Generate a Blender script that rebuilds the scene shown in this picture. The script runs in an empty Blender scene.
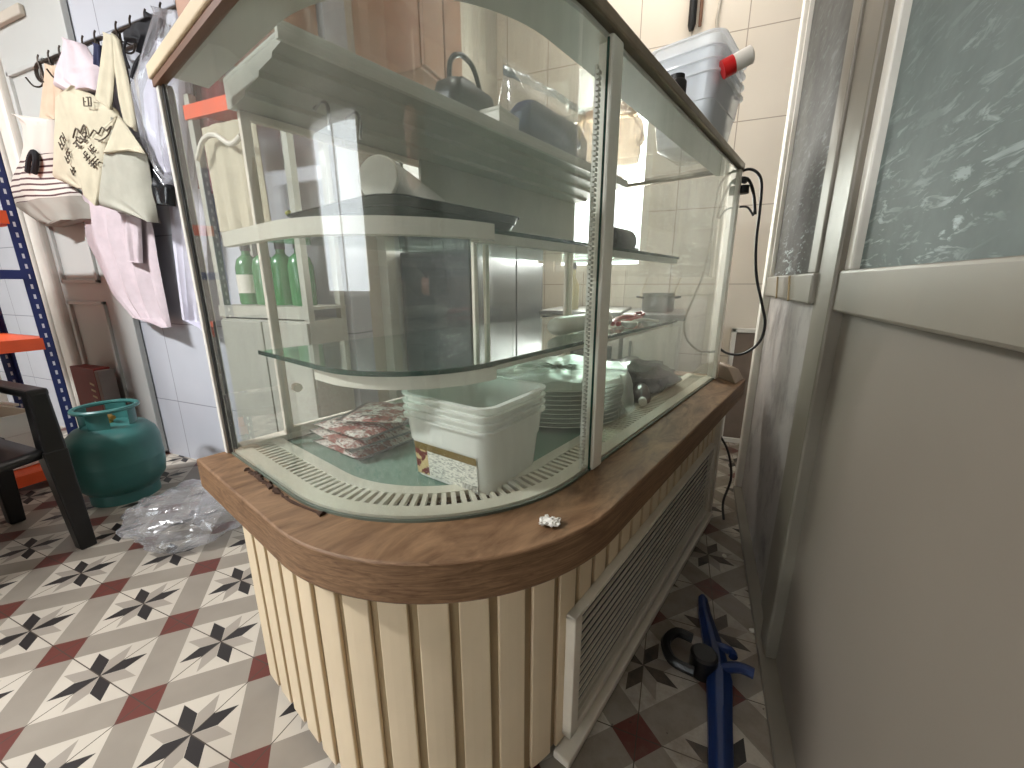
import bpy, bmesh, math, random
from mathutils import Vector, Matrix
PI = math.pi
random.seed(7)
SC = bpy.context.scene
COL = SC.collection

# ------------------------------------------------------------------ camera
camd = bpy.data.cameras.new('camera')
cam = bpy.data.objects.new('camera', camd)
COL.objects.link(cam)
camd.sensor_fit = 'HORIZONTAL'
camd.sensor_width = 36.0
camd.lens = 402.2 / 1024 * 36.0
camd.clip_start = 0.02
cam.matrix_world = (Matrix.Translation((0, 0, 1.07)) @ Matrix.Rotation(0.3871, 4, 'Z')
                    @ Matrix.Rotation(PI / 2 - 0.2455, 4, 'X') @ Matrix.Rotation(-0.0034, 4, 'Z'))
SC.camera = cam

# ------------------------------------------------------------------ world, daylight, exposure
wd = bpy.data.worlds.new('daylight')
SC.world = wd
wd.use_nodes = True
bg = wd.node_tree.nodes['Background']
bg.inputs[0].default_value = (0.92, 0.96, 1.0, 1)
bg.inputs[1].default_value = 6.0
SC.view_settings.view_transform = 'Standard'
SC.view_settings.look = 'None'
SC.view_settings.gamma = 1
SC.view_settings.use_curve_mapping = False
SC.view_settings.exposure = 0.2


def area(name, loc, target, sx, sy, power, col):
    d = bpy.data.lights.new(name, 'AREA')
    d.shape = 'RECTANGLE'
    d.size = sx
    d.size_y = sy
    d.energy = power
    d.color = col
    o = bpy.data.objects.new(name, d)
    COL.objects.link(o)
    o.location = loc
    o.rotation_euler = (Vector(target) - Vector(loc)).to_track_quat('-Z', 'Y').to_euler()
    return o


# daylight through the windows (each light stands in its window opening)
area('window_daylight', (-1.75, -2.95, 1.75), (-1.75, 0, 1.45), 1.8, 1.55, 7, (0.97, 0.98, 1.0))
area('window_daylight', (2.72, 1.0, 1.75), (0, 1.0, 1.6), 1.6, 1.4, 4, (0.95, 0.97, 1.0))
area('window_daylight', (-0.57, 3.2, 1.70), (-0.57, 0, 1.3), 0.6, 0.95, 56, (1.0, 0.95, 0.88))

# unseen fill lamps added for light (their fixtures are built with the room)
area('fill_lamp', (-2.75, 0.0, 3.22), (-2.75, 0.0, 0), 1.1, 0.16, 2.5, (0.94, 0.97, 1.0))
area('fill_lamp', (-3.0, -1.0, 3.22), (-3.0, -1.0, 0), 1.1, 0.16, 200, (0.97, 0.98, 1.0))
area('fill_lamp', (-0.25, 2.55, 3.22), (-0.25, 2.55, 0), 1.1, 0.16, 9, (1.0, 0.95, 0.88))
area('fill_lamp', (-0.80, 1.02, 3.22), (-0.80, 1.02, 0), 1.1, 0.16, 11, (1.0, 0.93, 0.84))

# ------------------------------------------------------------------ counter frame: local x = V (towards aisle), local y = U (along)
ANG = 0.2906
U = Vector((math.sin(ANG), math.cos(ANG), 0))
V = Vector((math.cos(ANG), -math.sin(ANG), 0))


def W(u, v, z=0.0):
    p = U * u + V * v
    return Vector((p.x, p.y, z))


# ------------------------------------------------------------------ node helper
def srgb(r, g, b):
    f = lambda c: (c / 255 / 12.92) if c / 255 <= 0.04045 else ((c / 255 + 0.055) / 1.055) ** 2.4
    return (f(r), f(g), f(b), 1)


class NT:
    def __init__(s, name):
        s.mat = bpy.data.materials.new(name)
        s.mat.use_nodes = True
        s.t = s.mat.node_tree
        s.N = s.t.nodes
        s.bsdf = s.N['Principled BSDF']
        s.out = s.N['Material Output']
        s.tc = s.N.new('ShaderNodeTexCoord')

    def link(s, a, b):
        s.t.links.new(a, b)

    def put(s, sock, v):
        if isinstance(v, bpy.types.NodeSocket):
            s.link(v, sock)
        else:
            sock.default_value = v

    def m(s, op, a, b=None, c=None):
        n = s.N.new('ShaderNodeMath')
        n.operation = op
        s.put(n.inputs[0], a)
        if b is not None:
            s.put(n.inputs[1], b)
        if c is not None:
            s.put(n.inputs[2], c)
        return n.outputs[0]

    def sep(s, v):
        n = s.N.new('ShaderNodeSeparateXYZ')
        s.link(v, n.inputs[0])
        return n.outputs

    def comb(s, x, y, z):
        n = s.N.new('ShaderNodeCombineXYZ')
        for i, q in enumerate((x, y, z)):
            s.put(n.inputs[i], q)
        return n.outputs[0]

    def mix(s, fac, a, b):
        n = s.N.new('ShaderNodeMix')
        n.data_type = 'RGBA'
        s.put(n.inputs[0], fac)
        s.put(n.inputs[6], a)
        s.put(n.inputs[7], b)
        return n.outputs[2]

    def noise(s, scale, detail=3, rough=0.55, vec=None, dist=0.0):
        n = s.N.new('ShaderNodeTexNoise')
        n.inputs['Scale'].default_value = scale
        n.inputs['Detail'].default_value = detail
        n.inputs['Roughness'].default_value = rough
        n.inputs['Distortion'].default_value = dist
        s.link(vec if vec is not None else s.tc.outputs['Object'], n.inputs['Vector'])
        return n.outputs['Fac']

    def mapv(s, scale, rot=(0, 0, 0), vec=None):
        n = s.N.new('ShaderNodeMapping')
        n.inputs['Scale'].default_value = scale
        n.inputs['Rotation'].default_value = rot
        s.link(vec if vec is not None else s.tc.outputs['Object'], n.inputs['Vector'])
        return n.outputs[0]

    def ramp(s, fac, p0, p1):
        n = s.N.new('ShaderNodeMapRange')
        s.put(n.inputs[0], fac)
        n.inputs[1].default_value = p0
        n.inputs[2].default_value = p1
        return n.outputs[0]

    def bump(s, h, strength=0.3, dist=0.01):
        n = s.N.new('ShaderNodeBump')
        n.inputs['Strength'].default_value = strength
        n.inputs['Distance'].default_value = dist
        s.link(h, n.inputs['Height'])
        s.link(n.outputs[0], s.bsdf.inputs['Normal'])

    def set(s, **k):
        names = dict(color='Base Color', rough='Roughness', metal='Metallic', spec='Specular IOR Level',
                     alpha='Alpha', trans='Transmission Weight', coat='Coat Weight')
        for a, b in k.items():
            s.put(s.bsdf.inputs[names[a]], b)
        return s


def plain(name, rgb, rough=0.5, metal=0.0, var=0.12, scale=9.0, bump=0.0, bscale=60, spec=0.5):
    t = NT(name)
    c = srgb(*rgb)
    d = tuple(x * (1 - var) for x in c[:3]) + (1,)
    e = tuple(min(1, x * (1 + var * 0.6)) for x in c[:3]) + (1,)
    t.set(color=t.mix(t.ramp(t.noise(scale, 4), 0.3, 0.7), d, e), rough=rough, metal=metal, spec=spec)
    if bump:
        t.bump(t.noise(bscale, 3), bump, 0.004)
    return t.mat


def film(name, tint, haze, haze_rgb, rough=0.05, gloss=1.0, ior=1.5, streak=0.0, noise_scale=6.0, tl_mix=0.5):
    """thin clear sheet: fresnel reflection + tinted see-through + a little real haze (dust, clouding)"""
    t = NT(name)
    t.N.remove(t.bsdf)
    tr = t.N.new('ShaderNodeBsdfTransparent')
    tr.inputs[0].default_value = tuple(tint) + (1,)
    gl = t.N.new('ShaderNodeBsdfGlossy')
    gl.inputs['Color'].default_value = (gloss, gloss, gloss, 1)
    gl.inputs['Roughness'].default_value = rough
    # reflectance of a thin sheet, the same from either side
    ge = t.N.new('ShaderNodeNewGeometry')
    dt = t.N.new('ShaderNodeVectorMath')
    dt.operation = 'DOT_PRODUCT'
    t.link(ge.outputs['Normal'], dt.inputs[0])
    t.link(ge.outputs['Incoming'], dt.inputs[1])
    f0 = ((ior - 1) / (ior + 1)) ** 2
    fres = t.m('MULTIPLY_ADD', t.m('POWER', t.m('SUBTRACT', 1.0, t.m('ABSOLUTE', dt.outputs['Value'])), 5.0), 1 - f0, f0)
    df = t.N.new('ShaderNodeBsdfDiffuse')
    df.inputs[0].default_value = srgb(*haze_rgb)
    tl = t.N.new('ShaderNodeBsdfTranslucent')
    tl.inputs[0].default_value = srgb(*haze_rgb)
    dm = t.N.new('ShaderNodeMixShader')
    dm.inputs[0].default_value = tl_mix
    t.link(df.outputs[0], dm.inputs[1])
    t.link(tl.outputs[0], dm.inputs[2])
    m1 = t.N.new('ShaderNodeMixShader')
    h = haze
    if streak:
        nz = t.ramp(t.noise(noise_scale, 5, 0.65, t.mapv((3.2, 3.2, 0.5))), 0.42, 0.75)
        h = t.m('MULTIPLY_ADD', nz, streak, haze)
    t.put(m1.inputs[0], h)
    t.link(tr.outputs[0], m1.inputs[1])
    t.link(dm.outputs[0], m1.inputs[2])
    m2 = t.N.new('ShaderNodeMixShader')
    t.link(fres, m2.inputs[0])
    t.link(m1.outputs[0], m2.inputs[1])
    t.link(gl.outputs[0], m2.inputs[2])
    t.link(m2.outputs[0], t.out.inputs[0])
    return t.mat


# ------------------------------------------------------------------ materials
def floor_mat():
    t = NT('patterned_cement_tile')
    x, y, z = t.sep(t.tc.outputs['Object'])
    T = 0.2023
    p = t.m('DIVIDE', t.m('ADD', x, 1.4182), T)
    q = t.m('DIVIDE', t.m('SUBTRACT', y, 0.3945), T)
    s_ = t.m('MULTIPLY', t.m('ADD', p, q), 0.5)
    t_ = t.m('MULTIPLY', t.m('SUBTRACT', q, p), 0.5)
    fs = t.m('SUBTRACT', s_, t.m('ROUND', s_))
    ft = t.m('SUBTRACT', t_, t.m('ROUND', t_))
    bs = t.m('GREATER_THAN', t.m('ABSOLUTE', fs), 0.353)
    bt = t.m('GREATER_THAN', t.m('ABSOLUTE', ft), 0.353)
    band = t.m('MAXIMUM', bs, bt)
    red = t.m('MULTIPLY', bs, bt)
    dp = t.m('SUBTRACT', fs, ft)
    dq = t.m('ADD', fs, ft)
    r = t.m('SQRT', t.m('ADD', t.m('MULTIPLY', dp, dp), t.m('MULTIPLY', dq, dq)))
    k = t.m('MULTIPLY', t.m('ADD', t.m('DIVIDE', t.m('ARCTAN2', dq, dp), 2 * PI), 1.0), 8.0)
    phi = t.m('MULTIPLY', t.m('SUBTRACT', t.m('FRACT', k), 0.5), PI / 4)
    a = t.m('MULTIPLY', r, t.m('COSINE', phi))
    b = t.m('ABSOLUTE', t.m('MULTIPLY', r, t.m('SINE', phi)))
    lim = t.m('MULTIPLY', t.m('MINIMUM', a, t.m('SUBTRACT', 0.5, a)), 0.40)
    pet = t.m('LESS_THAN', b, lim)
    odd = t.m('GREATER_THAN', t.m('FRACT', t.m('MULTIPLY', t.m('FLOOR', k), 0.5)), 0.25)
    black = t.m('MULTIPLY', pet, odd)
    jp = t.m('LESS_THAN', t.m('ABSOLUTE', t.m('SUBTRACT', p, t.m('ROUND', p))), 0.0065)
    jq = t.m('LESS_THAN', t.m('ABSOLUTE', t.m('SUBTRACT', q, t.m('ROUND', q))), 0.0065)
    joint = t.m('MAXIMUM', jp, jq)
    n1 = t.noise(3.0, 4)
    cream = t.mix(t.ramp(n1, 0.3, 0.7), srgb(178, 170, 157), srgb(194, 186, 172))
    c = t.mix(pet, cream, srgb(150, 142, 131))
    c = t.mix(band, c, t.mix(t.ramp(t.noise(5, 3), 0.3, 0.7), srgb(134, 126, 115), srgb(146, 138, 126)))
    c = t.mix(red, c, srgb(98, 54, 47))
    c = t.mix(black, c, srgb(44, 41, 40))
    c = t.mix(joint, c, srgb(70, 62, 54))
    # aisle grime in blotches with their own shape, strengthened to paint in shade
    inaisle = t.m('MULTIPLY', t.m('GREATER_THAN', x, -0.15), t.m('GREATER_THAN', y, 0.4))
    blot = t.m('MULTIPLY', t.ramp(t.noise(7, 6, 0.7), 0.42, 0.70), 0.8)
    c = t.mix(t.m('MULTIPLY', inaisle, blot), c, srgb(112, 98, 82))
    dots = t.m('MULTIPLY', t.m('GREATER_THAN', t.noise(38, 2), 0.74), 0.6)
    c = t.mix(t.m('MULTIPLY', inaisle, dots), c, srgb(60, 50, 42))
    t.set(color=c, rough=t.m('MULTIPLY_ADD', n1, 0.25, 0.28), spec=0.35)
    return t.mat


def wall_tile(name, axis, ox, sx, oz, sz, rgb, joint):
    t = NT(name)
    o = t.sep(t.tc.outputs['Object'])
    h, z = o[axis], o[2]
    a = t.m('DIVIDE', t.m('SUBTRACT', h, ox), sx)
    b = t.m('DIVIDE', t.m('SUBTRACT', z, oz), sz)
    ja = t.m('LESS_THAN', t.m('ABSOLUTE', t.m('SUBTRACT', a, t.m('ROUND', a))), 0.0028 / sx)
    jb = t.m('LESS_THAN', t.m('ABSOLUTE', t.m('SUBTRACT', b, t.m('ROUND', b))), 0.0028 / sz)
    c0 = srgb(*rgb)
    c = t.mix(t.ramp(t.noise(1.6, 4), 0.3, 0.7), tuple(q * 0.9 for q in c0[:3]) + (1,), c0)
    t.set(color=t.mix(t.m('MAXIMUM', ja, jb), c, srgb(*joint)), rough=0.22, spec=0.5)
    return t.mat


def oak(name, k=1.0):
    t = NT(name)
    v = t.mapv((4.0, 1.2, 34.0))
    n = t.noise(3.0, 6, 0.66, v, 2.2)
    g = t.noise(40, 3, 0.6, t.mapv((1.0, 0.25, 6.0)))
    c = t.mix(t.ramp(n, 0.34, 0.64), srgb(98, 71, 48), srgb(146, 114, 84))
    c = t.mix(t.m('MULTIPLY', t.ramp(g, 0.55, 0.7), 0.35), c, srgb(92, 62, 40))
    dirt = t.ramp(t.noise(4.5, 6, 0.7), 0.60, 0.72)
    c = t.mix(t.m('MULTIPLY', dirt, 0.2), c, srgb(88, 66, 48))
    t.set(color=c, rough=0.55, spec=0.35)
    t.bump(n, 0.15, 0.002)
    return t.mat


M = {}
M['floor'] = floor_mat()
M['tile_l'] = wall_tile('pale_bluish_wall_tile', 0, -2.79, 0.60, 0.375, 0.475, (196, 199, 206), (146, 148, 154))
M['tile_b'] = wall_tile('cream_wall_tile', 0, 0.23, 0.30, 1.06, 0.475, (232, 222, 206), (178, 164, 148))
M['tile_r'] = wall_tile('greyish_wall_tile', 1, 0.2, 0.30, 1.06, 0.475, (206, 204, 196), (150, 148, 140))
M['plaster'] = plain('taupe_plaster', (150, 142, 130), 0.8, var=0.06, scale=2)
M['plaster_beige'] = plain('beige_plaster', (190, 182, 168), 0.8, var=0.08, scale=2)
M['plaster_brown'] = plain('greyish_brown_plastic', (140, 122, 104), 0.5, var=0.15)
def ceiling_boards():
    t = NT('brown_ceiling_boards')
    y = t.sep(t.tc.outputs['Object'])[1]
    g = t.m('LESS_THAN', t.m('FRACT', t.m('DIVIDE', y, 0.12)), 0.06)
    n = t.noise(4, 5, 0.6, t.mapv((0.4, 6, 1)))
    c = t.mix(t.ramp(n, 0.3, 0.7), srgb(96, 68, 50), srgb(126, 92, 68))
    t.set(color=t.mix(g, c, srgb(50, 34, 26)), rough=0.6)
    return t.mat


M['ceiling'] = ceiling_boards()
M['brownwood'] = plain('brown_cupboard_wood', (158, 116, 88), 0.5, var=0.14, scale=6)
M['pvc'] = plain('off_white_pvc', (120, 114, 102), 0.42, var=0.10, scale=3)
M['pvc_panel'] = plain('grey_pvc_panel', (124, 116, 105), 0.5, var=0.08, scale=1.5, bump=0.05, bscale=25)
M['trimwhite'] = plain('white_painted_trim', (222, 218, 208), 0.45, var=0.06)
M['grey_door'] = plain('pale_grey_door_paint', (186, 188, 184), 0.5, var=0.05, scale=2)
M['oak'] = oak('worn_oak')
M['cream'] = plain('cream_lacquered_board', (224, 205, 173), 0.42, var=0.06, scale=5)
M['groove'] = plain('shaded_khaki_groove', (160, 140, 106), 0.6, var=0.1)
M['white_metal'] = plain('cream_white_powder_coat', (230, 222, 206), 0.4, var=0.07, scale=14)
M['post'] = plain('glossy_white_post', (246, 242, 228), 0.35, var=0.05, scale=14)
M['bronze'] = plain('tarnished_bronze_metal', (140, 130, 112), 0.35, metal=0.75, var=0.22, scale=16)
M['brownstrip'] = plain('brown_wood_edge', (110, 74, 50), 0.5)
M['black'] = plain('black_rubber', (18, 18, 18), 0.5, var=0.2)
M['blackplastic'] = plain('black_plastic', (17, 18, 19), 0.38, var=0.2)
M['seal'] = plain('grey_green_seal', (96, 104, 92), 0.4, var=0.2)
M['dark'] = plain('dark_cavity', (30, 28, 26), 0.8)
M['deck'] = plain('pale_green_enamel_deck', (126, 152, 136), 0.16, var=0.05, scale=3)
M['grille'] = plain('white_air_grille', (206, 202, 184), 0.4, var=0.05)
M['housing'] = plain('grey_green_housing', (178, 178, 166), 0.42, var=0.12, scale=5)
M['housing_light'] = plain('pale_housing_lip', (206, 206, 194), 0.4, var=0.08, scale=5)
M['glass'] = film('display_glass', (0.95, 0.975, 0.96), 0.075, (226, 230, 222), 0.004, 1.0, 1.9, 0.10)
M['glass_flat'] = film('clear_glass_pane', (0.96, 0.975, 0.97), 0.02, (220, 228, 220), 0.004, 1.0, 1.7, 0.03)
M['glass_shelf'] = film('green_shelf_glass', (0.80, 0.90, 0.86), 0.03, (190, 210, 198), 0.01, 1.0, 1.6)
M['glass_edge'] = plain('green_glass_edge', (42, 76, 66), 0.15)
M['board'] = plain('white_shelf_board', (224, 220, 206), 0.4, var=0.04)
M['steel'] = plain('brushed_steel', (150, 150, 148), 0.3, metal=0.9, var=0.1)
M['darksteel'] = plain('tarnished_dark_steel', (70, 62, 56), 0.4, metal=0.7, var=0.2)


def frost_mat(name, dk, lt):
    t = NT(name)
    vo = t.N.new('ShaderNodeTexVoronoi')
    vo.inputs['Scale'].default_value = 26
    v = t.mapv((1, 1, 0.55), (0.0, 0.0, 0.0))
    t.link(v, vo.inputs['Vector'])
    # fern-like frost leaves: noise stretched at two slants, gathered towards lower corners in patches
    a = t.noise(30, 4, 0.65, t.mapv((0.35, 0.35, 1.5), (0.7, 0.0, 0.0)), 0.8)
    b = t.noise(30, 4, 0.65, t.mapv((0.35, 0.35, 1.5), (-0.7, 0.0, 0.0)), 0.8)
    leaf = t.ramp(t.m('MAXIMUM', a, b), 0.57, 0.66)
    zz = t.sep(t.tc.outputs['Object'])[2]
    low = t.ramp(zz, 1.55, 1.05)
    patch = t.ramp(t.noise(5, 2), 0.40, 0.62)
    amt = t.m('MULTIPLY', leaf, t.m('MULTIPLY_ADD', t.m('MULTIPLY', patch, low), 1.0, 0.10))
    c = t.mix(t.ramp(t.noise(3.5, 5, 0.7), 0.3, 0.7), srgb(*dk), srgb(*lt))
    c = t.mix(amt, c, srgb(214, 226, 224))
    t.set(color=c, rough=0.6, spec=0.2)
    tl = t.N.new('ShaderNodeBsdfTranslucent')
    t.link(c, tl.inputs[0])
    ms = t.N.new('ShaderNodeMixShader')
    ms.inputs[0].default_value = 0.45
    t.link(t.bsdf.outputs[0], ms.inputs[1])
    t.link(tl.outputs[0], ms.inputs[2])
    t.link(ms.outputs[0], t.out.inputs[0])
    t.bump(t.m('MAXIMUM', a, b), 0.2, 0.002)
    return t.mat


M['frost'] = frost_mat('frosted_fern_glass', (128, 138, 134), (152, 162, 158))
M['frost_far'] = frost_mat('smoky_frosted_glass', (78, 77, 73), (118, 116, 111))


def smudged_panel():
    t = NT('smudged_grey_panel')
    n = t.noise(5, 6, 0.7, t.mapv((1, 1.0, 0.8)))
    c = t.mix(t.m('MULTIPLY', t.ramp(n, 0.5, 0.68), 0.7), srgb(158, 152, 148), srgb(86, 80, 76))
    t.set(color=c, rough=0.5)
    return t.mat


M['smudge'] = smudged_panel()


# ------------------------------------------------------------------ mesh builder
class MB:
    def __init__(s):
        s.bm = bmesh.new()

    def face(s, vs):
        try:
            s.bm.faces.new(vs)
        except ValueError:
            pass

    def box(s, c, d, rot=None, mat=None):
        x, y, z = (q / 2 for q in d)
        P = [Vector(p) for p in ((-x, -y, -z), (x, -y, -z), (x, y, -z), (-x, y, -z), (-x, -y, z), (x, -y, z), (x, y, z), (-x, y, z))]
        if rot is not None:
            R = Matrix.Rotation(rot, 3, 'Z') if isinstance(rot, (int, float)) else rot
            P = [R @ p for p in P]
        vs = [s.bm.verts.new(p + Vector(c)) for p in P]
        for f in ((0, 3, 2, 1), (4, 5, 6, 7), (0, 1, 5, 4), (1, 2, 6, 5), (2, 3, 7, 6), (3, 0, 4, 7)):
            s.face([vs[i] for i in f])
        return s

    def b2(s, lo, hi):
        return s.box([(a + b) / 2 for a, b in zip(lo, hi)], [abs(b - a) for a, b in zip(lo, hi)])

    def cyl(s, p0, p1, r0, r1=None, n=16, cap=True):
        r1 = r0 if r1 is None else r1
        p0, p1 = Vector(p0), Vector(p1)
        d = (p1 - p0).normalized()
        a = d.orthogonal().normalized()
        b = d.cross(a)
        A = [s.bm.verts.new(p0 + (a * math.cos(2 * PI * i / n) + b * math.sin(2 * PI * i / n)) * r0) for i in range(n)]
        B = [s.bm.verts.new(p1 + (a * math.cos(2 * PI * i / n) + b * math.sin(2 * PI * i / n)) * r1) for i in range(n)]
        for i in range(n):
            j = (i + 1) % n
            s.face([A[i], A[j], B[j], B[i]])
        if cap:
            s.face(A[::-1])
            s.face(B)
        return s

    def tube(s, pts, r, n=8, closed=False, smooth=3):
        P = [Vector(p) for p in pts]
        if smooth > 1 and len(P) > 2:
            Q = []
            m = len(P)
            rng = m if closed else m - 1
            for i in range(rng):
                p0 = P[(i - 1) % m] if (closed or i > 0) else P[i]
                p1, p2 = P[i], P[(i + 1) % m]
                p3 = P[(i + 2) % m] if (closed or i + 2 < m) else p2
                for k in range(smooth):
                    t = k / smooth
                    Q.append(0.5 * ((2 * p1) + (p2 - p0) * t + (2 * p0 - 5 * p1 + 4 * p2 - p3) * t * t + (3 * p1 - p0 - 3 * p2 + p3) * t ** 3))
            if not closed:
                Q.append(P[-1])
            P = Q
        rings = []
        m = len(P)
        a = None
        for i in range(m):
            if closed:
                d = (P[(i + 1) % m] - P[i - 1]).normalized()
            else:
                d = (P[min(i + 1, m - 1)] - P[max(i - 1, 0)]).normalized()
            if a is None:
                a = d.orthogonal().normalized()
            else:
                a = (a - d * a.dot(d)).normalized()
            b = d.cross(a)
            rr = r[min(i * len(r) // m, len(r) - 1)] if isinstance(r, (list, tuple)) else r
            rings.append([s.bm.verts.new(P[i] + (a * math.cos(2 * PI * k / n) + b * math.sin(2 * PI * k / n)) * rr) for k in range(n)])
        for i in range(m if closed else m - 1):
            A, B = rings[i], rings[(i + 1) % m]
            for k in range(n):
                j = (k + 1) % n
                s.face([A[k], A[j], B[j], B[k]])
        if not closed:
            s.face(rings[0][::-1])
            s.face(rings[-1])
        return s

    def lathe(s, prof, c=(0, 0, 0), n=32, mat=None):
        c = Vector(c)
        rings = []
        for r, z in prof:
            if r < 1e-6:
                p = Vector((0, 0, z))
                rings.append([s.bm.verts.new((mat @ p if mat else p) + c)])
            else:
                ring = []
                for i in range(n):
                    p = Vector((r * math.cos(2 * PI * i / n), r * math.sin(2 * PI * i / n), z))
                    ring.append(s.bm.verts.new((mat @ p if mat else p) + c))
                rings.append(ring)
        for A, B in zip(rings, rings[1:]):
            for i in range(n):
                j = (i + 1) % n
                if len(A) == 1 and len(B) == 1:
                    continue
                if len(A) == 1:
                    s.face([A[0], B[j], B[i]])
                elif len(B) == 1:
                    s.face([A[i], A[j], B[0]])
                else:
                    s.face([A[i], A[j], B[j], B[i]])
        return s

    def prism(s, pts, z0, z1):
        A = [s.bm.verts.new((p[0], p[1], z0)) for p in pts]
        B = [s.bm.verts.new((p[0], p[1], z1)) for p in pts]
        n = len(pts)
        for i in range(n):
            j = (i + 1) % n
            s.face([A[i], A[j], B[j], B[i]])
        s.face(A[::-1])
        s.face(B)
        return s

    def strip(s, A, B, z0, z1):
        """closed solid between two polylines A and B (x,y), z0..z1"""
        q = [[s.bm.verts.new((p[0], p[1], z)) for p in L] for L in (A, B) for z in (z0, z1)]
        a0, a1, b0, b1 = q
        n = len(A)
        for i in range(n - 1):
            s.face([a0[i], a0[i + 1], a1[i + 1], a1[i]])
            s.face([b0[i + 1], b0[i], b1[i], b1[i + 1]])
            s.face([a1[i], a1[i + 1], b1[i + 1], b1[i]])
            s.face([a0[i + 1], a0[i], b0[i], b0[i + 1]])
        for i in (0, n - 1):
            s.face([a0[i], a1[i], b1[i], b0[i]])
        return s

    def wall(s, A, z0, z1):
        a0 = [s.bm.verts.new((p[0], p[1], z0)) for p in A]
        a1 = [s.bm.verts.new((p[0], p[1], z1)) for p in A]
        for i in range(len(A) - 1):
            s.face([a0[i], a0[i + 1], a1[i + 1], a1[i]])
        return s

    def grid(s, rows, closed=False):
        R = [[s.bm.verts.new(p) for p in r] for r in rows]
        for A, B in zip(R, R[1:]):
            m = len(A)
            for i in range(m if closed else m - 1):
                j = (i + 1) % m
                s.face([A[i], A[j], B[j], B[i]])
        return R

    def build(s, name, mat, parent=None, smooth=False, bevel=0.0, solid=0.0, sub=0, off=None, seg=2):
        if off is not None:
            bmesh.ops.translate(s.bm, verts=s.bm.verts, vec=-Vector(off))
        bmesh.ops.recalc_face_normals(s.bm, faces=s.bm.faces)
        me = bpy.data.meshes.new(name)
        s.bm.to_mesh(me)
        s.bm.free()
        me.materials.append(mat)
        o = bpy.data.objects.new(name, me)
        COL.objects.link(o)
        if parent is not None:
            o.parent = parent
        if smooth:
            for p in me.polygons:
                p.use_smooth = True
            me.set_sharp_from_angle(angle=math.radians(42))
        if solid:
            m = o.modifiers.new('solid', 'SOLIDIFY')
            m.thickness = solid
            m.offset = 0
        if bevel:
            m = o.modifiers.new('bevel', 'BEVEL')
            m.width = bevel
            m.segments = seg
            m.limit_method = 'ANGLE'
            m.angle_limit = math.radians(40)
        if sub:
            m = o.modifiers.new('sub', 'SUBSURF')
            m.levels = sub
            m.render_levels = sub
        return o


def thing(name, label, cat, loc=(0, 0, 0), rotz=0.0, group=None):
    o = bpy.data.objects.new(name, None)
    COL.objects.link(o)
    o.location = loc
    o.rotation_euler = (0, 0, rotz)
    o.empty_display_size = 0.1
    return tag(o, label, cat, group)


def tag(o, label, cat, group=None):
    o['label'] = label
    o['category'] = cat
    if group:
        o['group'] = group
    return o


def struct(o):
    o['kind'] = 'structure'
    return o


def rrect(l, w, r, n=5):
    pts = []
    for cx, cy, a0 in ((l / 2 - r, w / 2 - r, 0), (-l / 2 + r, w / 2 - r, PI / 2), (-l / 2 + r, -w / 2 + r, PI), (l / 2 - r, -w / 2 + r, 1.5 * PI)):
        for i in range(n + 1):
            a = a0 + PI / 2 * i / n
            pts.append((cx + r * math.cos(a), cy + r * math.sin(a)))
    return pts


# ================================================================== SETTING
def slab(name, lo, hi, mat):
    return struct(MB().b2(lo, hi).build(name, mat))


slab('floor', (-5.4, -3.2, -0.1), (3.0, 3.3, 0.0), M['floor'])
slab('ceiling', (-5.4, -3.2, 3.3), (3.0, 3.3, 3.4), M['ceiling'])
YL = 1.42
YB = 3.05


def holed(name, axis, at, thick, lo, hi, holes, mat, z1=3.3):
    """wall along x (axis 0) or y (axis 1) with rectangular window openings"""
    mb = MB()

    def add(a0, a1, z0, z2):
        if axis == 0:
            mb.b2((a0, at, z0), (a1, at + thick, z2))
        else:
            mb.b2((at, a0, z0), (at + thick, a1, z2))
    cur = lo
    for (a0, a1, z0, z2) in sorted(holes):
        add(cur, a0, 0, z1)
        add(a0, a1, 0, z0)
        add(a0, a1, z2, z1)
        cur = a1
    add(cur, hi, 0, z1)
    return struct(mb.build(name, mat))


holed('wall_left', 0, YL, 0.12, -5.3, -1.35, [], M['tile_l'])
slab('wall_return', (-1.47, YL + 0.12, 0), (-1.35, YB, 3.3), M['plaster_beige'])
holed('wall_back', 0, YB, 0.12, -1.47, 2.9, [(-0.90, -0.24, 1.15, 2.2)], M['tile_b'])
holed('wall_right', 1, 2.78, 0.12, -3.1, YB, [(0.2, 1.8, 1.05, 2.45)], M['plaster'])
holed('wall_front', 0, -3.12, 0.12, -5.3, 2.9, [(-2.68, -0.82, 0.95, 2.55)], M['plaster'])
holed('wall_outer', 1, -5.3, 0.12, -3.0, YL, [], M['plaster'])


def window(n, axis, at, a0, a1, z0, z1, mull=1):
    mb = MB()
    t = 0.05
    d = 0.06

    def add(p0, p1, q0, q1):
        if axis == 0:
            mb.b2((p0, at, q0), (p1, at + d, q1))
        else:
            mb.b2((at, p0, q0), (at + d, p1, q1))
    add(a0, a1, z0, z0 + t)
    add(a0, a1, z1 - t, z1)
    add(a0, a0 + t, z0 + t, z1 - t)
    add(a1 - t, a1, z0 + t, z1 - t)
    for i in range(mull):
        c = a0 + (a1 - a0) * (i + 1) / (mull + 1)
        add(c - t / 2, c + t / 2, z0 + t, z1 - t)
    f = struct(mb.build('window_%d' % n, M['trimwhite'], bevel=0.004))
    g = MB()
    e = at + d / 2
    if axis == 0:
        g.b2((a0 + t, e - 0.003, z0 + t), (a1 - t, e + 0.003, z1 - t))
    else:
        g.b2((e - 0.003, a0 + t, z0 + t), (e + 0.003, a1 - t, z1 - t))
    g.build('window_pane', M['glass_flat'], f)
    return f


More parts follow.
